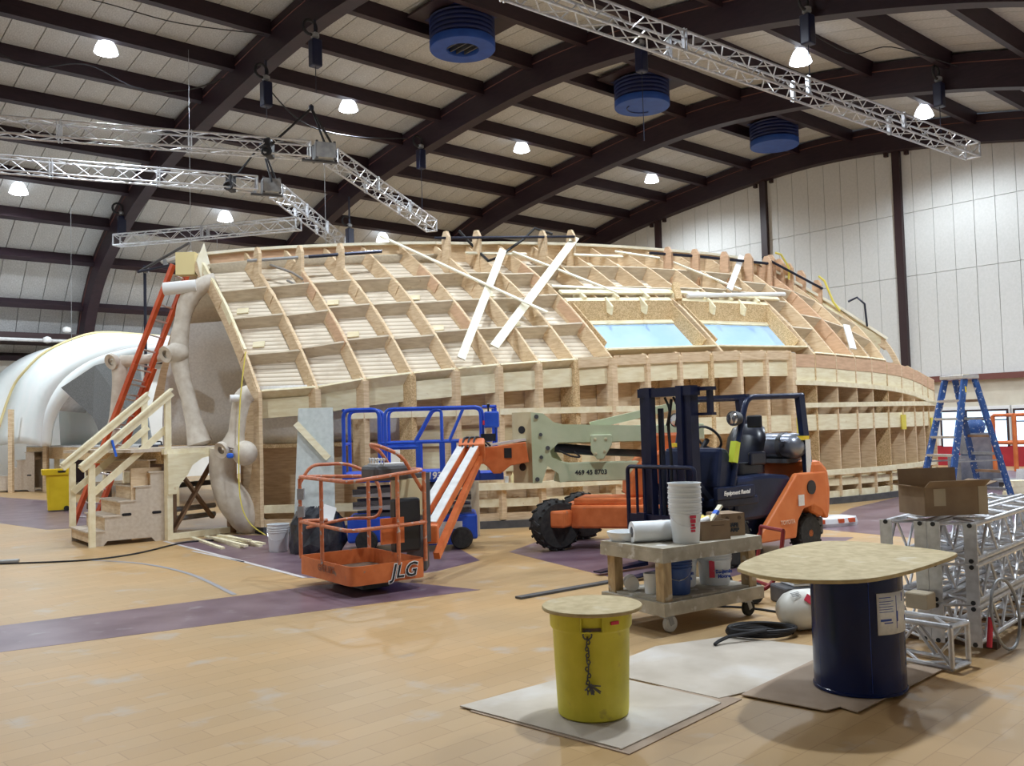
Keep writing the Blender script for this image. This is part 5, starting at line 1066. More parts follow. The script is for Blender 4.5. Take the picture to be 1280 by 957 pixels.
# blue-black drum and its rounded square top
DR = thing('steel_drum', 'glossy dark blue drum with white paper label under a rounded square top', 'drum', (2.06, 5.60, .0165))
MB().lathe([(.262, 0), (.272, .004), (.272, .018), (.266, .022), (.266, .725), (.272, .730), (.272, .745), (.262, .75)], 48).build('shell', 'drum_blue', DR, smooth=True)
def wrap(parent, a0, a1, z0, z1, r, m_, name):
    mb = MB(); n = 10; mb.loft([[Vector((r * math.cos(a0 + (a1 - a0) * k / n), r * math.sin(a0 + (a1 - a0) * k / n), z)) for k in range(n + 1)] for z in (z0, z1)]); return mb.build(name, m_, parent, solid=.002, smooth=True)
lab = wrap(DR, math.radians(-86), math.radians(-26), .36, .60, .268, 'decal_white', 'paper_label')
for z0, z1, a0, a1 in ((.572, .576, -83, -66), (.55, .553, -83, -62), (.535, .538, -83, -66), (.52, .523, -83, -62), (.505, .508, -83, -64), (.49, .493, -83, -62), (.438, .450, -82, -66), (.424, .430, -77, -64), (.39, .58, -57, -56.2), (.43, .49, -56, -54), (.54, .59, -44, -42), (.42, .45, -34, -31)): wrap(lab, math.radians(a0), math.radians(a1), z0, z1, .2695, 'letter_blue', 'print_line')
for z in (.02, .35): wrap(DR, math.radians(-96), math.radians(-95.4), .03, .70, .267, 'letter_blue', 'seam') if z == .02 else None
tp = [(x * 1.061, y * 1.061) for x, y in [(1.2, 5.01), (1.3, 5.25), (1.56, 5.62), (1.83, 5.9), (2.04, 6.0), (2.26, 5.89), (2.43, 5.63), (2.54, 5.40), (2.52, 5.27), (2.14, 4.87), (1.81, 4.61), (1.6, 4.56), (1.40, 4.62), (1.26, 4.78)]]
tp = [(p.x, p.y) for p in spline([(x, y, 0) for x, y in tp + [tp[0]]], 4)[:-1]]
cx = sum(p[0] for p in tp) / len(tp); cy = sum(p[1] for p in tp) / len(tp)
mb = MB(); n = len(tp); mb.add([(x - cx, y - cy, 0) for x, y in tp] + [(x - cx, y - cy, .022) for x, y in tp], [tuple(range(n))[::-1], tuple(range(n, 2 * n))] + [(i, (i + 1) % n, n + (i + 1) % n, n + i) for i in range(n)])
o = mb.build('table_top', 'table_ply', None, bevel=.004); o.location = (cx, cy, .768); tag(o, 'worn plywood table top with rounded corners resting on the dark drum', 'table top')

# wheeled timber cart
RC = math.atan2(.57, .82); CO = Vector((1.12, 7.05, 0)); ca = Vector((math.cos(RC), math.sin(RC), 0)); cb_ = Vector((-ca.y, ca.x, 0))
CT = thing('timber_cart', 'paint-stained timber cart on casters with a lower shelf', 'cart', CO, RC)
LX, LY = 1.15, .74
for k in range(4): MB().box((LX / 2, LY * (k + .5) / 4, .655), (LX - .01, LY / 4 - .004, .03)).build('top_plank', 'cart_plank', CT)
for y in (.02, LY - .02): MB().box((LX / 2, y, .60), (LX, .04, .085)).build('top_rail', 'cart_plank', CT); MB().box((LX / 2, y, .20), (LX, .04, .10)).build('shelf_rail', 'cart_plank', CT)
for x in (.02, LX - .02): MB().box((x, LY / 2, .60), (.04, LY - .08, .085)).build('top_rail', 'cart_plank', CT); MB().box((x, LY / 2, .20), (.04, LY - .08, .10)).build('shelf_rail', 'cart_plank', CT)
for x in (.085, LX - .085):
    for y in (.085, LY - .085): MB().box((x, y, .395), (.09, .09, .49)).build('leg', 'cart_wood', CT, bevel=.004)
MB().box((LX / 2, LY / 2, .255), (LX - .1, LY - .1, .02)).build('shelf_board', 'cart_plank', CT)
for x in (.12, LX - .12):
    for y in (.10, LY - .10):
        cs = MB().box((x, y, .135), (.09, .07, .03)).build('caster', 'mid_grey', CT)
        for sg in (-1, 1): MB().bar((x, y + sg * .03, .14), (x + .03, y + sg * .03, .06), .04, .006, (0, 1, 0)).build('fork_plate', 'mid_grey', cs)
        MB().lathe([(.02, -.022), (.058, -.022), (.065, -.014), (.065, .014), (.058, .022), (.02, .022)], 20, Matrix.Translation((x + .03, y, .066)) @ Matrix.Rotation(math.pi / 2, 4, 'X')).build('caster_wheel', 'pale_grey' if x < .5 else 'black_rubber', cs, smooth=True)
def onc(a, c, z): p = CO + ca * a + cb_ * c; return Vector((p.x, p.y, z))
TOPZ = .671
o = MB().lathe([(.045, -.2), (.085, -.2), (.085, .2), (.045, .2)], 24, Matrix.Rotation(math.pi / 2, 4, 'Y'), cap=False); o.f += [(k, (k + 1) % 24, 72 + (k + 1) % 24, 72 + k) for k in range(24)]
PR = thing('plastic_film_roll', 'thick roll of white plastic film with dark core lying on the cart', 'roll', onc(.27, .36, TOPZ + .086), RC - .42)
o.build('film', 'bucket_white', PR, smooth=True); MB().lathe([(.042, -.195), (.046, -.195), (.046, .195), (.042, .195)], 20, Matrix.Rotation(math.pi / 2, 4, 'Y')).build('core', 'black_plastic', PR, smooth=True)
o = MB().lathe([(.12, 0), (.15, .05), (.155, .075), (.145, .075), (.115, .01)], 24).build('plastic_pan', 'bucket_white', None, smooth=True); o.location = onc(.16, .60, TOPZ); tag(o, 'shallow white plastic tub behind the film roll on the cart', 'tub')
o = MB().box((0, 0, .06), (.30, .16, .12)).build('white_carton', 'decal_white', None); o.location = onc(.52, .62, TOPZ); o.rotation_euler = (0, 0, RC); tag(o, 'white carton behind the bucket stack on the cart', 'box')
BK = None
for k in range(5):
    h = .32; B_ = bucket('nested_bucket', ('lowest white bucket of the nested stack, with red print', 'second white bucket up in the nested stack on the cart', 'middle white bucket of the nested stack on the cart', 'fourth white bucket up in the nested stack on the cart', 'topmost white bucket of the nested stack on the cart')[k], onc(.40, .14, TOPZ + .04 * k), h, .105 + .001, .130, 'bucket_white', 'nested buckets on the cart', handle=(k == 0))
    if k == 0: BK = B_
    B_.rotation_euler = (0, 0, 0)
for z, hh, ww in ((.215, .022, .052), (.182, .030, .044), (.150, .014, .030), (.128, .016, .042), (.104, .018, .036)): MB().box((.038, -.117 - (z - .1) * .08, z), (ww, .006, hh), zrot(.30)).build('red_print', 'letter_red', BK)
def carton(name, label, loc, rz, w, d, h, flaps=True, tall_back=False):
    T = thing(name, label, 'box', loc, rz); t_ = .006
    for s_, c, sz in (('wall_panel', (0, -d / 2, h / 2), (w, t_, h)), ('wall_panel', (0, d / 2, h / 2), (w, t_, h)), ('wall_panel', (-w / 2, 0, h / 2), (t_, d, h)), ('wall_panel', (w / 2, 0, h / 2), (t_, d, h)), ('base_panel', (0, 0, t_ / 2), (w, d, t_))): MB().box(c, sz).build(s_.replace('wall_panel', 'side_panel'), 'cardboard', T)
    if flaps is True:
        for p, q, u in (((-w / 2, -d / 2, h), (w / 2, -d / 2, h), (0, -.07, .05)), ((-w / 2, -d / 2, h), (-w / 2, d / 2, h), (-.10, 0, .02)), ((w / 2, -d / 2, h), (w / 2, d / 2, h), (.10, 0, .03)), ((-w / 2, d / 2, h), (w / 2, d / 2, h), (0, .01, .12))):
            a, c = Vector(p), Vector(q); u = Vector(u); mb = MB(); mb.add([a, c, c + u, a + u], [(0, 1, 2, 3)]); mb.build('flap', 'cardboard', T, solid=.005)
    elif flaps == 'closed': MB().box((0, 0, h), (w, d, t_)).build('lid', 'cardboard', T)
    return T
B1 = carton('tool_carton', 'open brown carton holding rollers and a blue taped stick on the cart', onc(.70, .18, TOPZ), RC - .28, .27, .24, .155, None)
B2 = carton('closed_carton', 'closed brown carton with dark block lettering on the cart', onc(1.0, .26, TOPZ), RC - .28, .22, .24, .185, 'closed')
text('SAFE\nLAMP', .042, 'letter_black', B2, frame((0, -.125, .07), (1, 0, 0), (0, 0, 1)), 'box_print', 'CENTER', 0, .003)
for x in (-.06, .06): MB().lathe([(.016, 0), (.016, .003)], 12, Matrix.Translation((x, -.123, .15)) @ Matrix.Rotation(math.pi / 2, 4, 'X')).build('print_mark', 'dark_wood', B2)
MB().box((.02, -.1235, .118), (.12, .002, .006)).build('box_print', 'dark_wood', B1)
ex = onc(.70, .18, TOPZ)
st_ = thing('paint_stick', 'pale wooden stick with a blue tape band poking out of the carton', 'stick', ex + Vector((.0, .0, .02)), RC)
MB().bar((-.05, 0, .05), (.16, 0, .24), .045, .02).build('stick', 'white_stick', st_); MB().bar((.085, 0, .172), (.115, 0, .199), .048, .024).build('tape_band', 'tape_blue', st_)
for k, (dx, dy, m_) in enumerate(((-.06, .03, 'bin_yellow'), (.0, .05, 'foam_yellow'), (-.09, -.03, 'white_paint'), (-.02, .08, 'bin_yellow'))):
    o = MB().tube([(-.06, 0, 0), (.06, 0, .02)], .028, 12).build('paint_roller', m_, None, smooth=True); o.location = ex + ca * dx + cb_ * dy + Vector((0, 0, .14)); o.rotation_euler = (0, 0, .3 * k); tag(o, ('bright yellow roller sleeve at the carton front edge', 'cream roller sleeve in the middle of the open carton', 'white roller sleeve nearest the bucket stack in the open carton', 'yellow roller sleeve at the back of the open carton')[k], 'roller')
SHZ = .266
bucket('blue_bucket', 'dark blue bucket on the lower shelf of the cart', onc(.33, .20, SHZ), .29, .11, .13, 'bucket_blue')
for k, (a, c, lb) in enumerate(((.60, .42, 'white paint bucket with blue lettering behind the labelled one on the lower shelf'), (.885, .30, 'white paint bucket with red warning panel on the lower shelf'))):
    B_ = bucket('paint_bucket', lb, onc(a, c, SHZ), .29, .125, .145)
    M0 = frame((.02 if k == 0 else .05, -.136, .10), (.95, .20, 0), (0, 0, 1)); text('Benjamin\nMoore', .04, 'letter_blue', B_, M0, 'lettering', 'CENTER', 0, .002)
    if k == 1: MB().box((-.05, -.136, .14), (.045, .006, .14)).build('warning_panel', 'letter_red', B_)
    else: mb = MB(); mb.prism([(-.03, 0), (.03, 0), (0, .06)], .004, frame((.02, -.138, .15), (.95, .2, 0), (0, 0, 1))); mb.build('triangle_logo', 'letter_blue', B_)
o = MB().lathe([(.02, -.07), (.06, -.07), (.06, .07), (.02, .07)], 20, Matrix.Rotation(math.pi / 2, 4, 'X')).build('tape_reel', 'pale_grey', None, smooth=True); o.location = onc(.16, .55, SHZ + .06); tag(o, 'grey reel standing on the lower shelf of the cart', 'reel')
o = MB().lathe([(.06, 0), (.07, .16), (.06, .16), (.05, .01)], 18).build('white_pot', 'bucket_white', None, smooth=True); o.location = onc(.20, .34, SHZ); tag(o, 'small white pot on the lower shelf of the cart', 'pot')

# propane tank, hose coil, hand truck, pad, flat bar
PT = thing('propane_tank', 'dented white propane tank lying on its side behind the drum', 'gas tank', (2.22, 7.18, .155), .25)
MB().lathe([(.03, -.20), (.09, -.185), (.135, -.13), (.155, -.06), (.155, .08), (.135, .15), (.09, .20), (.04, .215)], 26, Matrix.Rotation(math.pi / 2, 4, 'Y')).build('vessel', 'propane_white', PT, smooth=True)
MB().lathe([(.10, .19), (.105, .19), (.105, .30), (.10, .30)], 20, Matrix.Rotation(math.pi / 2, 4, 'Y'), cap=False).build('collar', 'propane_white', PT, solid=.004, smooth=True); MB().tube([(.21, 0, 0), (.28, 0, 0)], .02, 8).build('valve', 'mid_grey', PT)
dm = frame((-.02, -.125, .10), (1, 0, .0), (0, .55, .8)); mb = MB(); mb.prism([(-.045, 0), (0, -.045), (.045, 0), (0, .045)], .006, dm); mb.build('hazard_diamond', 'letter_red', PT)
for k in range(4): MB().bar(Vector((-.14, -.06 - .012 * k, .142 - .006 * k)), Vector((-.07, -.06 - .012 * k, .152 - .008 * k)), .006, .004).build('print_line', 'mid_grey', PT)
mb = MB(); pts = []
for k in range(96):
    a = 2 * math.pi * k / 20; r = .19 + .012 * math.sin(k * .9) + .004 * (k // 20); pts.append((r * 1.25 * math.cos(a), r * .72 * math.sin(a), .014 + .013 * (k / 20) * .9))
pts += [(-.30, -.22, .05), (-.42, -.30, .016)]
mb.tube(spline(pts, 2), .013, 7); o = mb.build('hose_coil', 'rope_black', None, smooth=True); o.location = (1.84, 7.0, .004); tag(o, 'coiled black hose on the floor beside the propane tank', 'hose')
HT = thing('hand_truck', 'dark red tube hand truck lying behind the cart wheels', 'hand truck', (2.36, 8.52, 0), .25)
cast(HT, [(.05, -.15, .62), (.0, -.15, .30), (-.10, -.15, .12), (-.40, -.15, .06)], .02, 'dolly_red', 'frame_tube', 8, .12); cast(HT, [(.05, .25, .62), (.0, .25, .30), (-.10, .25, .12), (-.40, .25, .06)], .02, 'dolly_red', 'frame_tube', 8, .12); cast(HT, [(-.1, -.15, .13), (-.1, .25, .13)], .018, 'dolly_red', 'cross_tube')
cast(HT, [(.05, -.15, .62), (.05, .25, .62)], .018, 'dolly_red', 'cross_tube')
for y in (-.24, .34): MB().lathe([(.03, -.035), (.085, -.035), (.10, -.02), (.10, .02), (.085, .035), (.03, .035)], 20, Matrix.Translation((-.33, y, .10)) @ Matrix.Rotation(math.pi / 2, 4, 'X')).build('wheel', 'black_rubber', HT, smooth=True)
MP = thing('mop_bucket', 'low dark trough with a ribbed white pad on it behind the tank', 'trough', (2.62, 8.25, 0), .2)
MB().box((0, 0, .08), (.62, .32, .16)).build('trough', 'dark_grey', MP, bevel=.02)
for k in range(5): MB().box((0, .0, .175 + .024 * k), (.44 - .01 * (k % 2), .26, .02)).build('pad_layer', 'pale_ply' if k % 2 else 'bucket_white', MP, bevel=.006)
o = MB().bar((.0, 8.75, .012), (1.02, 9.55, .012), .09, .02).build('flat_bar', 'dark_grey', None, origin=True); tag(o, 'long dark flat bar lying on the floor left of the cart', 'bar')
o = MB().tube(spline([(1.5, 8.2, .01), (2.0, 8.0, .01), (2.4, 7.6, .01), (2.7, 7.75, .01)], 5), .01, 6).build('thin_cord', 'rope_black', None); tag(o, 'thin black cord on the floor behind the cart', 'cord')

# aluminium box trusses stacked on the floor
def truss_parts(T, L, w, h, n, m_='truss_alu', r=.020, rl=.011, plates=True, org=(0, 0, 0)):
    """box truss along +x of T, lower near corner at org"""
    o0 = Vector(org); C = [o0 + Vector((0, y, z)) for y, z in ((0, 0), (w, 0), (w, h), (0, h))]; e = Vector((L, 0, 0))
    for c in C: MB().tube([c, c + e], r, 8).build('chord', m_, T, smooth=True)
    mb = MB()
    for a, c in ((0, 1), (1, 2), (2, 3), (3, 0)):
        for k in range(n):
            x0, x1 = L * k / n, L * (k + 1) / n; p, q = (C[a], C[c]) if k % 2 == 0 else (C[c], C[a]); mb.tube([p + Vector((x0, 0, 0)), q + Vector((x1, 0, 0))], rl, 6)
    mb.build('lacing', m_, T, smooth=True)
    for x in (0, L):
        if plates:
            for y in (0, w): MB().box(o0 + Vector((x, y, h / 2)), (.012, .085, h + .03)).build('end_plate', m_, T)
            for c in C: MB().tube([c + Vector((x - .012, 0, 0)), c + Vector((x + .012, 0, 0))], .016, 10).build('bolt_hole', 'black_plastic', T)
        else:
            for a, c in ((0, 1), (1, 2), (2, 3), (3, 0)): MB().tube([C[a] + Vector((x, 0, 0)), C[c] + Vector((x, 0, 0))], r, 8).build('end_tube', m_, T)
SE = math.atan2(.73, .68); TO = Vector((3.10, 6.26, 0)); te = Vector((math.cos(SE), math.sin(SE), 0)); tp_ = Vector((-te.y, te.x, 0))
TW = .24; first = None
lay = ('bottom', 'middle', 'top'); colm = ('outer column nearest the drum', 'inner column')
for c in range(2):
    for k in range(3):
        loc = TO + tp_ * (c * (TW + .088)) + Vector((0, 0, .075 + k * (TW + .042)))
        lb = '%s aluminium box truss in the %s of the floor stack' % (lay[k], ('column facing the dark drum', 'column farther from the dark drum')[c])
        if first is None:
            first = thing('box_truss', lb, 'truss', loc, SE, 'stacked box trusses on the floor'); truss_parts(first, 2.6, TW, TW, 13)
        else:
            t2 = copy_tree(first); t2.location = loc; t2['label'] = lb
for k in range(3):
    o = MB().box((0, 0, .027), (.09, .62, .054)).build('timber_bearer', 'dark_wood', None); p = TO + te * (.3 + .9 * k) + tp_ * .25; o.location = (p.x, p.y, 0); o.rotation_euler = (0, 0, SE); tag(o, ('dark timber bearer under the bolted ends of the truss stack', 'dark timber bearer under the middle of the truss stack', 'dark timber bearer under the far end of the truss stack')[k], 'bearer', 'bearers under the truss stack')
T = thing('short_truss', 'short aluminium truss section lying on the floor behind the dark drum', 'truss', (2.93, 6.02, .024), math.radians(128)); truss_parts(T, .85, .22, .26, 4, plates=False, r=.018)
o = MB().box((0, 0, .055), (.13, .16, .11)).build('small_carton', 'cardboard_light', None, bevel=.01); o.location = (2.80, 6.40, .306); o.rotation_euler = (0, 0, .7); tag(o, 'small worn carton on the short truss section', 'box')
OB = carton('open_carton', 'large open brown carton with raised flaps on top of the truss stack', TO + te * .32 + tp_ * .28 + Vector((0, 0, .925)), .12, .46, .34, .20, True)
MB().box((-.12, -.174, .13), (.09, .003, .12)).build('packing_tape', 'cardboard_light', OB); MB().box((.21, -.174, .10), (.07, .003, .2)).build('packing_tape', 'cardboard_light', OB)
rg = arc((0, 0, .25), .235, 0, 2 * math.pi, 28, te * .95 + tp_ * -.1, Vector((0, 0, 1)) + tp_ * .12)[:-1]
o = MB().tube(rg, .011, 7, True).build('cable_loop', 'mid_grey', None, smooth=True); o.location = TO + te * .28 - tp_ * .12; tag(o, 'big grey cable loop leaning on the side of the truss stack', 'cable')
o = MB().tube([(0, 0, 0), (.02, .0, .20)], .018, 8).build('red_handle', 'letter_red', None, smooth=True); o.location = TO + te * .05 - tp_ * .07 + Vector((0, 0, .06)); tag(o, 'red rubber handled tool standing by the truss stack corner', 'tool')

# paint-splashed blue stepladder
LO = Vector((7.55, 15.35, 0)); LR = math.radians(20); LT = thing('stepladder', 'paint-splashed blue stepladder standing behind the truss stack', 'stepladder', LO, LR)
Hh = 2.22
for y in (-.33, .33):
    MB().bar((-.72, y, 0), (-.10, y * .62, Hh), .045, .11, (1, 0, 0)).build('front_rail', 'ladder_blue', LT); MB().bar((.74, y, 0), (.12, y * .62, Hh), .045, .10, (1, 0, 0)).build('rear_rail', 'ladder_blue', LT)
for k in range(6):
    f = .16 + .135 * k; w = .33 * (1 - .38 * f); MB().box((-.72 + .62 * f, 0, Hh * f), (.12, w * 2, .04)).build('step', 'aluminium', LT); MB().box((.74 - .62 * f, 0, Hh * f), (.04, w * 2, .045)).build('rear_brace', 'brown_wood' if k % 2 else 'mid_grey', LT)
MB().box((0, 0, Hh + .03), (.36, .50, .07)).build('top_cap', 'aluminium', LT, bevel=.015); MB().box((-.05, -.1, Hh + .067), (.12, .2, .006)).build('warning_label', 'tape_yellow', LT); MB().box((-.12, -.235, Hh - .18), (.03, .012, .10)).build('warning_label', 'tape_yellow', LT)
for y in (-.27, .27): MB().bar((-.5, y, .85), (.5, y, .85), .012, .025).build('spreader', 'mid_grey', LT)
# things beyond, by the gable windows
DC = thing('orange_cage', 'orange tube lift cage with white toe board by the gable windows', 'lift cage', (10.75, 19.2, 0), .1)
for x in (-.45, .5):
    for y in (-.35, .35): cast(DC, [(x, y, .42), (x, y, 1.58)], .045, 'lift_orange', 'upright')
for z in (1.0, 1.58): cast(DC, [(-.45, -.35, z), (.5, -.35, z), (.5, .35, z), (-.45, .35, z), (-.45, -.35, z)], .035, 'lift_orange', 'guard_rail', 8, .06)
MB().box((.02, -.38, .32), (1.0, .03, .30)).build('toe_board', 'decal_white', DC); MB().box((0, 0, .20), (1.0, .75, .06)).build('floor_plate', 'mid_grey', DC); text('JLG', .2, 'letter_red', DC, frame((.05, -.40, .34), (1, 0, 0), (0, 0, 1)), 'lettering')
for x in (-.35, .38): MB().box((x, 0, .085), (.14, .6, .17)).build('support_block', 'dark_grey', DC)
WB = thing('work_bench', 'pale blue workbench with a bench grinder near the gable windows', 'bench', (10.3, 20.4, 0), .1)
MB().box((0, 0, .35), (1.0, .5, .70)).build('cabinet', 'tank_grey', WB); MB().box((.05, 0, .95), (.6, .4, .5)).build('machine_body', 'tank_grey', WB, bevel=.04); MB().lathe([(.16, 0), (.2, .1), (.2, .2), (.1, .32)], 14, Matrix.Translation((.05, 0, 1.2))).build('machine_head', 'ladder_blue', WB, smooth=True)
for k in range(3):
    o = MB().box((0, 0, .055), (1.3, .28, .11)).build('timber_plank', 'lumber', None); o.location = (10.05 + .02 * k, 17.55, .001 + .112 * k); o.rotation_euler = (0, 0, .1); tag(o, ('lowest', 'middle', 'topmost')[k] + ' thick pale timber in the small pile before the orange cage', 'timber', 'timbers before the orange cage')
PB = thing('plastic_bundle', 'flattened clear plastic wrap bundle with orange print behind the forklift', 'bundle', (4.75, 13.9, 0), .35)
rows = []
for k, (w, z) in enumerate(((.42, 0), (.45, .05), (.40, .12), (.25, .15), (.03, .15))): rows.append([Vector((w * 1.2 * math.cos(a) * (1 + rb.uniform(-.08, .08)), w * .5 * math.sin(a), z)) for a in [2 * math.pi * j / 16 for j in range(16)]])
mb = MB(); mb.loft(rows, close=True); mb.f.append(tuple(range(16))[::-1]); mb.build('wrap', 'plastic_sheet', PB)
for x in (-.30, .05, .25): MB().box((x, -.20, .09), (.10, .06, .06)).build('print_patch', 'ladder_orange', PB)
# ================================================================ overhead: trusses, hoists, roof vents
def hung_truss(name, label, P0, P1, w=.30, m_='truss_alu', n=None, sect=2, group=None):
    P0, P1 = Vector(P0), Vector(P1); d = P1 - P0; L = d.length; rz = math.atan2(d.y, d.x); T = thing(name, label, 'truss', P0, rz, group)
    n = n or int(L / .42); truss_parts(T, L, w, w, n, m_, .024, .012, False, (0, -w / 2, -w / 2))
    for k in range(1, sect):
        x = L * k / sect
        for s_ in (-.03, .03):
            for y in (-w / 2, w / 2): MB().box((x + s_, y, 0), (.02, .07, w + .06)).build('coupler_plate', m_, T)
    return T
RT0, RT1 = hall(9.4 - 4.5, 9.72, 8.0, False), hall(22.9, 9.05, 8.0, False)
hung_truss('lighting_truss', 'long aluminium box truss hanging alone in front of the gable wall', RT0, RT1, .34, n=46, sect=5)
TA, TB = (-14.0, 16.76, 8.0), (-4.14, 20.48, 8.0)
hung_truss('lighting_truss', 'upper level aluminium truss running over the white side shell to a dark corner block', TA, (-4.45, 20.36, 8.0), .34, sect=4)
hung_truss('lighting_truss', 'aluminium truss angled away from the upper corner block over the hull ridge', (-4.05, 20.85, 8.0), (-2.40, 28.4, 8.0), .34, sect=3)
hung_truss('lighting_truss', 'aluminium truss carrying white flags, running to the lower corner block', (-15.0, 19.22, 8.0), (-6.4, 23.03, 8.0), .34, sect=4)
hung_truss('lighting_truss', 'aluminium truss angled away from the lower corner block toward the arch', (-6.08, 23.75, 8.0), (-5.66, 30.4, 8.0), .34, sect=3)
hung_truss('lighting_truss', 'far aluminium cross truss hanging low near the side roof', (-6.30, 27.15, 7.9), (-12.5, 28.8, 7.9), .34, sect=2)
for p, lb in (((-4.14, 20.48, 7.80), 'steel corner block joining the upper trusses'), ((-6.10, 23.28, 7.80), 'steel corner block joining the lower trusses')):
    T = thing('corner_block', lb, 'truss corner', p, .4); MB().box((0, 0, .19), (.46, .46, .36)).build('block', 'mid_grey', T, bevel=.02); MB().box((-.1, 0, -.03), (.8, .10, .04)).build('base_bar', 'dark_grey', T)
    for x in (-.2, .2):
        for y in (-.2, .2): MB().box((x, y, .19), (.05, .05, .42)).build('corner_post', 'dark_grey', T)
def tri_sling(label, apex, feet):
    T = thing('lifting_sling', label, 'sling', apex)
    for f in feet: MB().tube([(0, 0, 0), Vector(f) - Vector(apex)], .028, 6).build('sling_leg', 'rope_black', T)
    MB().lathe([(.02, -.06), (.06, -.03), (.06, .05), (.02, .09)], 10).build('shackle', 'black_pipe', T, smooth=True)
tri_sling('black three-legged sling over the upper truss corner', (-4.4, 20.42, 9.0), [(-5.25, 20.05, 8.05), (-4.05, 20.3, 8.05), (-3.9, 21.0, 8.05)])
tri_sling('black three-legged sling over the lower truss corner', (-6.3, 23.2, 9.1), [(-6.95, 22.8, 8.05), (-6.0, 23.0, 8.05), (-6.0, 23.8, 8.05)])
for p, lb in (((-5.28, 20.04, 7.98), 'black clamp bundle on the upper truss near its sling'), ((-6.98, 22.78, 7.98), 'black clamp bundle on the lower truss near its sling')):
    T = thing('clamp_bundle', lb, 'clamp', p); MB().box((0, 0, 0), (.16, .40, .40)).build('clamp', 'rope_black', T, bevel=.03); MB().tube(arc((0, -.22, -.12), .1, 0, 2 * math.pi, 12)[:-1], .03, 6, True).build('slack_loop', 'rope_black', T)
# chain hoists under the arches
def hoist(s, t, label, drop_to, body_z):
    top = hall(s, t, curve_at(ARCH, t)); T = thing('chain_hoist', label, 'hoist', (top.x, top.y, body_z), math.pi / 2 - YAW)
    up = top.z + .1 - body_z
    MB().box((0, 0, .3), (.24, .22, .60)).build('motor_body', 'navy_motor', T, bevel=.03); MB().tube([(0, 0, .6), (0, 0, max(.7, up - .1))], .03, 6).build('top_chain', 'black_pipe', T)
    MB().lathe([(.02, .62), (.09, .66), (.09, .74), (.02, .78)], 10).build('hook_block', 'mid_grey', T, smooth=True); MB().tube(arc((-.12, 0, .85), .16, 0, 2 * math.pi, 14)[:-1], .035, 6, True).build('sling_loop', 'rope_black', T)
    MB().tube([(0, 0, 0), (0, 0, drop_to - body_z)], .010, 5).build('load_chain', 'black_pipe', T)
hoist(8.40, 15.08, 'dark blue chain hoist on the arch feeding the upper truss sling', 9.0, 9.55)
hoist(8.40, 17.15, 'dark blue chain hoist lower on the same arch beside coiled cable', 9.1, 9.35)
hoist(8.40, 26.2, 'dark blue chain hoist low on the arch above the far cross truss', 8.05, 8.15)
hoist(13.95, 19.5, 'dark blue chain hoist on the second arch feeding the angled truss end', 8.2, 9.55)
hoist(13.95, 23.2, 'small dark chain hoist on the far slope of the second arch', 6.0, 7.9)
hoist(13.95, 8.1, 'dark blue chain hoist on the second arch beside the lit lamp over the long truss', 8.2, 8.95)
hoist(19.55, 8.35, 'dark chain hoist on the third arch holding the far end of the long truss', 8.2, 9.15)
hoist(13.95, 11.8, 'chain hoist at the top of the second arch over the long truss', 8.15, 9.75)
def steel_wire(label, p, q):
    o = MB().tube([p, q], .006, 5).build('steel_wire', 'mid_grey', None); return tag(o, label, 'wire')
steel_wire('thin steel wire dropping from the roof past the side wall truss', (-12.6, 26.0, 8.4), (-12.6, 26.0, 4.0)); steel_wire('thin pale wire hanging in front of the first arch', hall(7.2, 18.2, 9.6), hall(7.2, 18.2, 4.0))
steel_wire('pale tube wire dropping from the upper corner block', (-4.14, 20.5, 7.75), (-4.14, 20.5, 5.6)); steel_wire('thin pale wire dropping through the far cross truss', (-9.0, 27.9, 8.3), (-9.0, 27.9, 5.5))
def swag(label, pts, r=.018, k=0):
    o = MB().tube(spline([hall(*p) for p in pts], 6), r, 5).build('cable_swag', 'rope_black', None, smooth=True); return tag(o, label, 'cable')
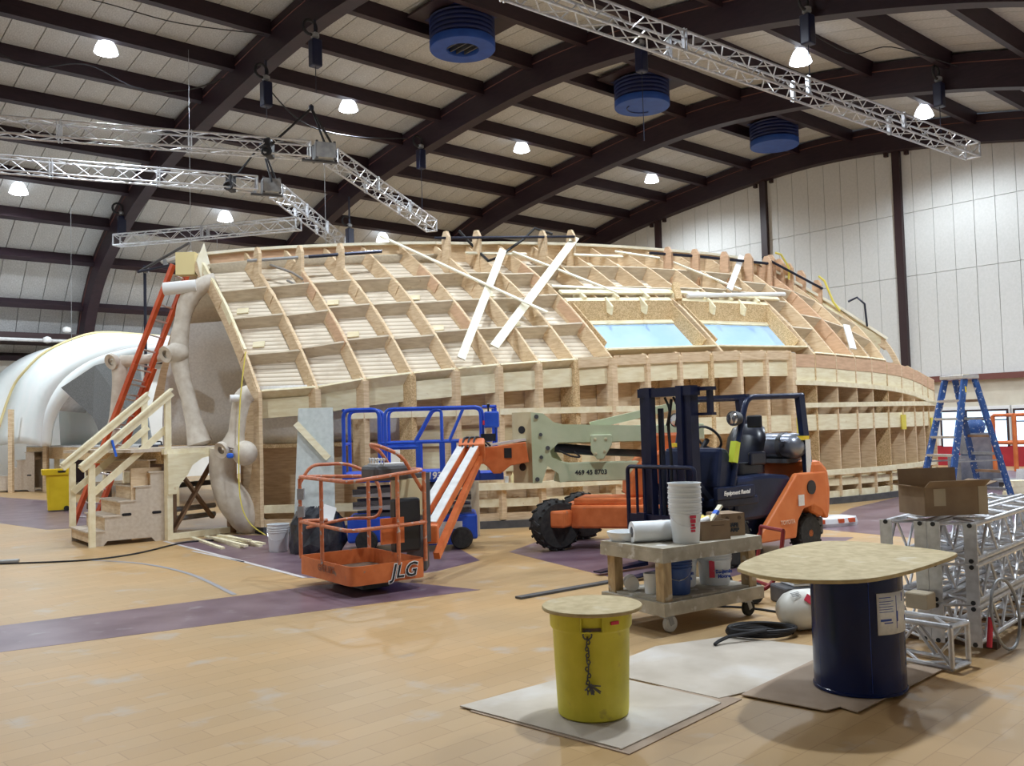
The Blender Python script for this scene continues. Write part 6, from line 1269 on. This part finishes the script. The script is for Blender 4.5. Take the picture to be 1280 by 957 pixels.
swag('black cable bundle draped below the purlins before the first arch', [(3.2, 19.6, 9.5), (4.5, 19.7, 9.1), (5.6, 19.6, 9.35), (6.6, 19.5, 9.05), (7.6, 19.4, 9.2), (8.3, 19.0, 9.5)]); swag('thin black cable draped between the lamps before the first arch', [(4.0, 17.2, 9.6), (5.2, 17.0, 9.55), (6.5, 16.9, 9.5), (8.2, 16.8, 9.7)], .013)
swag('black cable draped beyond the first arch above the corner blocks', [(9.0, 18.6, 9.5), (10.2, 19.0, 8.9), (11.6, 19.1, 8.85), (13.6, 19.6, 9.3)]); swag('thin black cable looped between two arches by the gable lamps', [(14.6, 9.0, 9.1), (16.2, 8.6, 8.6), (17.6, 8.4, 9.0), (19.2, 7.8, 8.8)], .012)
# blue round roof vents
def vent(s, t, z, label, kind):
    p = hall(s, t, z); T = thing('roof_vent', label, 'roof vent', p, math.pi / 2 - YAW); R = .78
    prof = []
    for k in range(5): prof += [(R, .02 + .11 * k), (R * .97, .055 + .11 * k), (R, .09 + .11 * k)]
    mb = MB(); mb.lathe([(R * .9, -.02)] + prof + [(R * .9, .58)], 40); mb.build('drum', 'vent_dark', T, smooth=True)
    if kind == 'open':
        mb = MB(); mb.lathe([(R, 0), (R, -.16), (R * .98, -.18), (R * .50, -.18), (R * .48, -.16), (R * .48, -.02)], 40, cap=False); mb.build('rim_ring', 'vent_blue', T, smooth=True)
        for k in range(4): MB().box((-.27 + .18 * k, 0, -.08), (.03, R * .9, .10)).build('louvre', 'dark_grey', T)
    else:
        MB().lathe([(R, 0), (R, -.16), (R * .98, -.18), (.02, -.18)], 40).build('rim_ring', 'vent_blue', T, smooth=True)
        if kind == 'marked': MB().tube(arc((0, 0, -.185), R * .55, .3, 2.8, 14, (1, 0, 0), (0, 1, 0)), .02, 5).build('scuff_ring', 'vent_dark', T)
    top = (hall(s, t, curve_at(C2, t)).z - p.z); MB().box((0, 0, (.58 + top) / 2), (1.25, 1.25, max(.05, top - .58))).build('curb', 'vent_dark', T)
    MB().box((.1, 0, .62), (2.3, 1.5, .06)).build('mounting_frame', 'glulam', T)
vent(11.43, 14.42, 9.55, 'blue round roof vent with an open louvred centre', 'open'); vent(17.06, 14.46, 9.55, 'blue round roof vent with a closed face and a scuffed ring', 'marked'); vent(22.7, 14.38, 9.58, 'blue round roof vent with a plain closed face by the gable', 'plain')
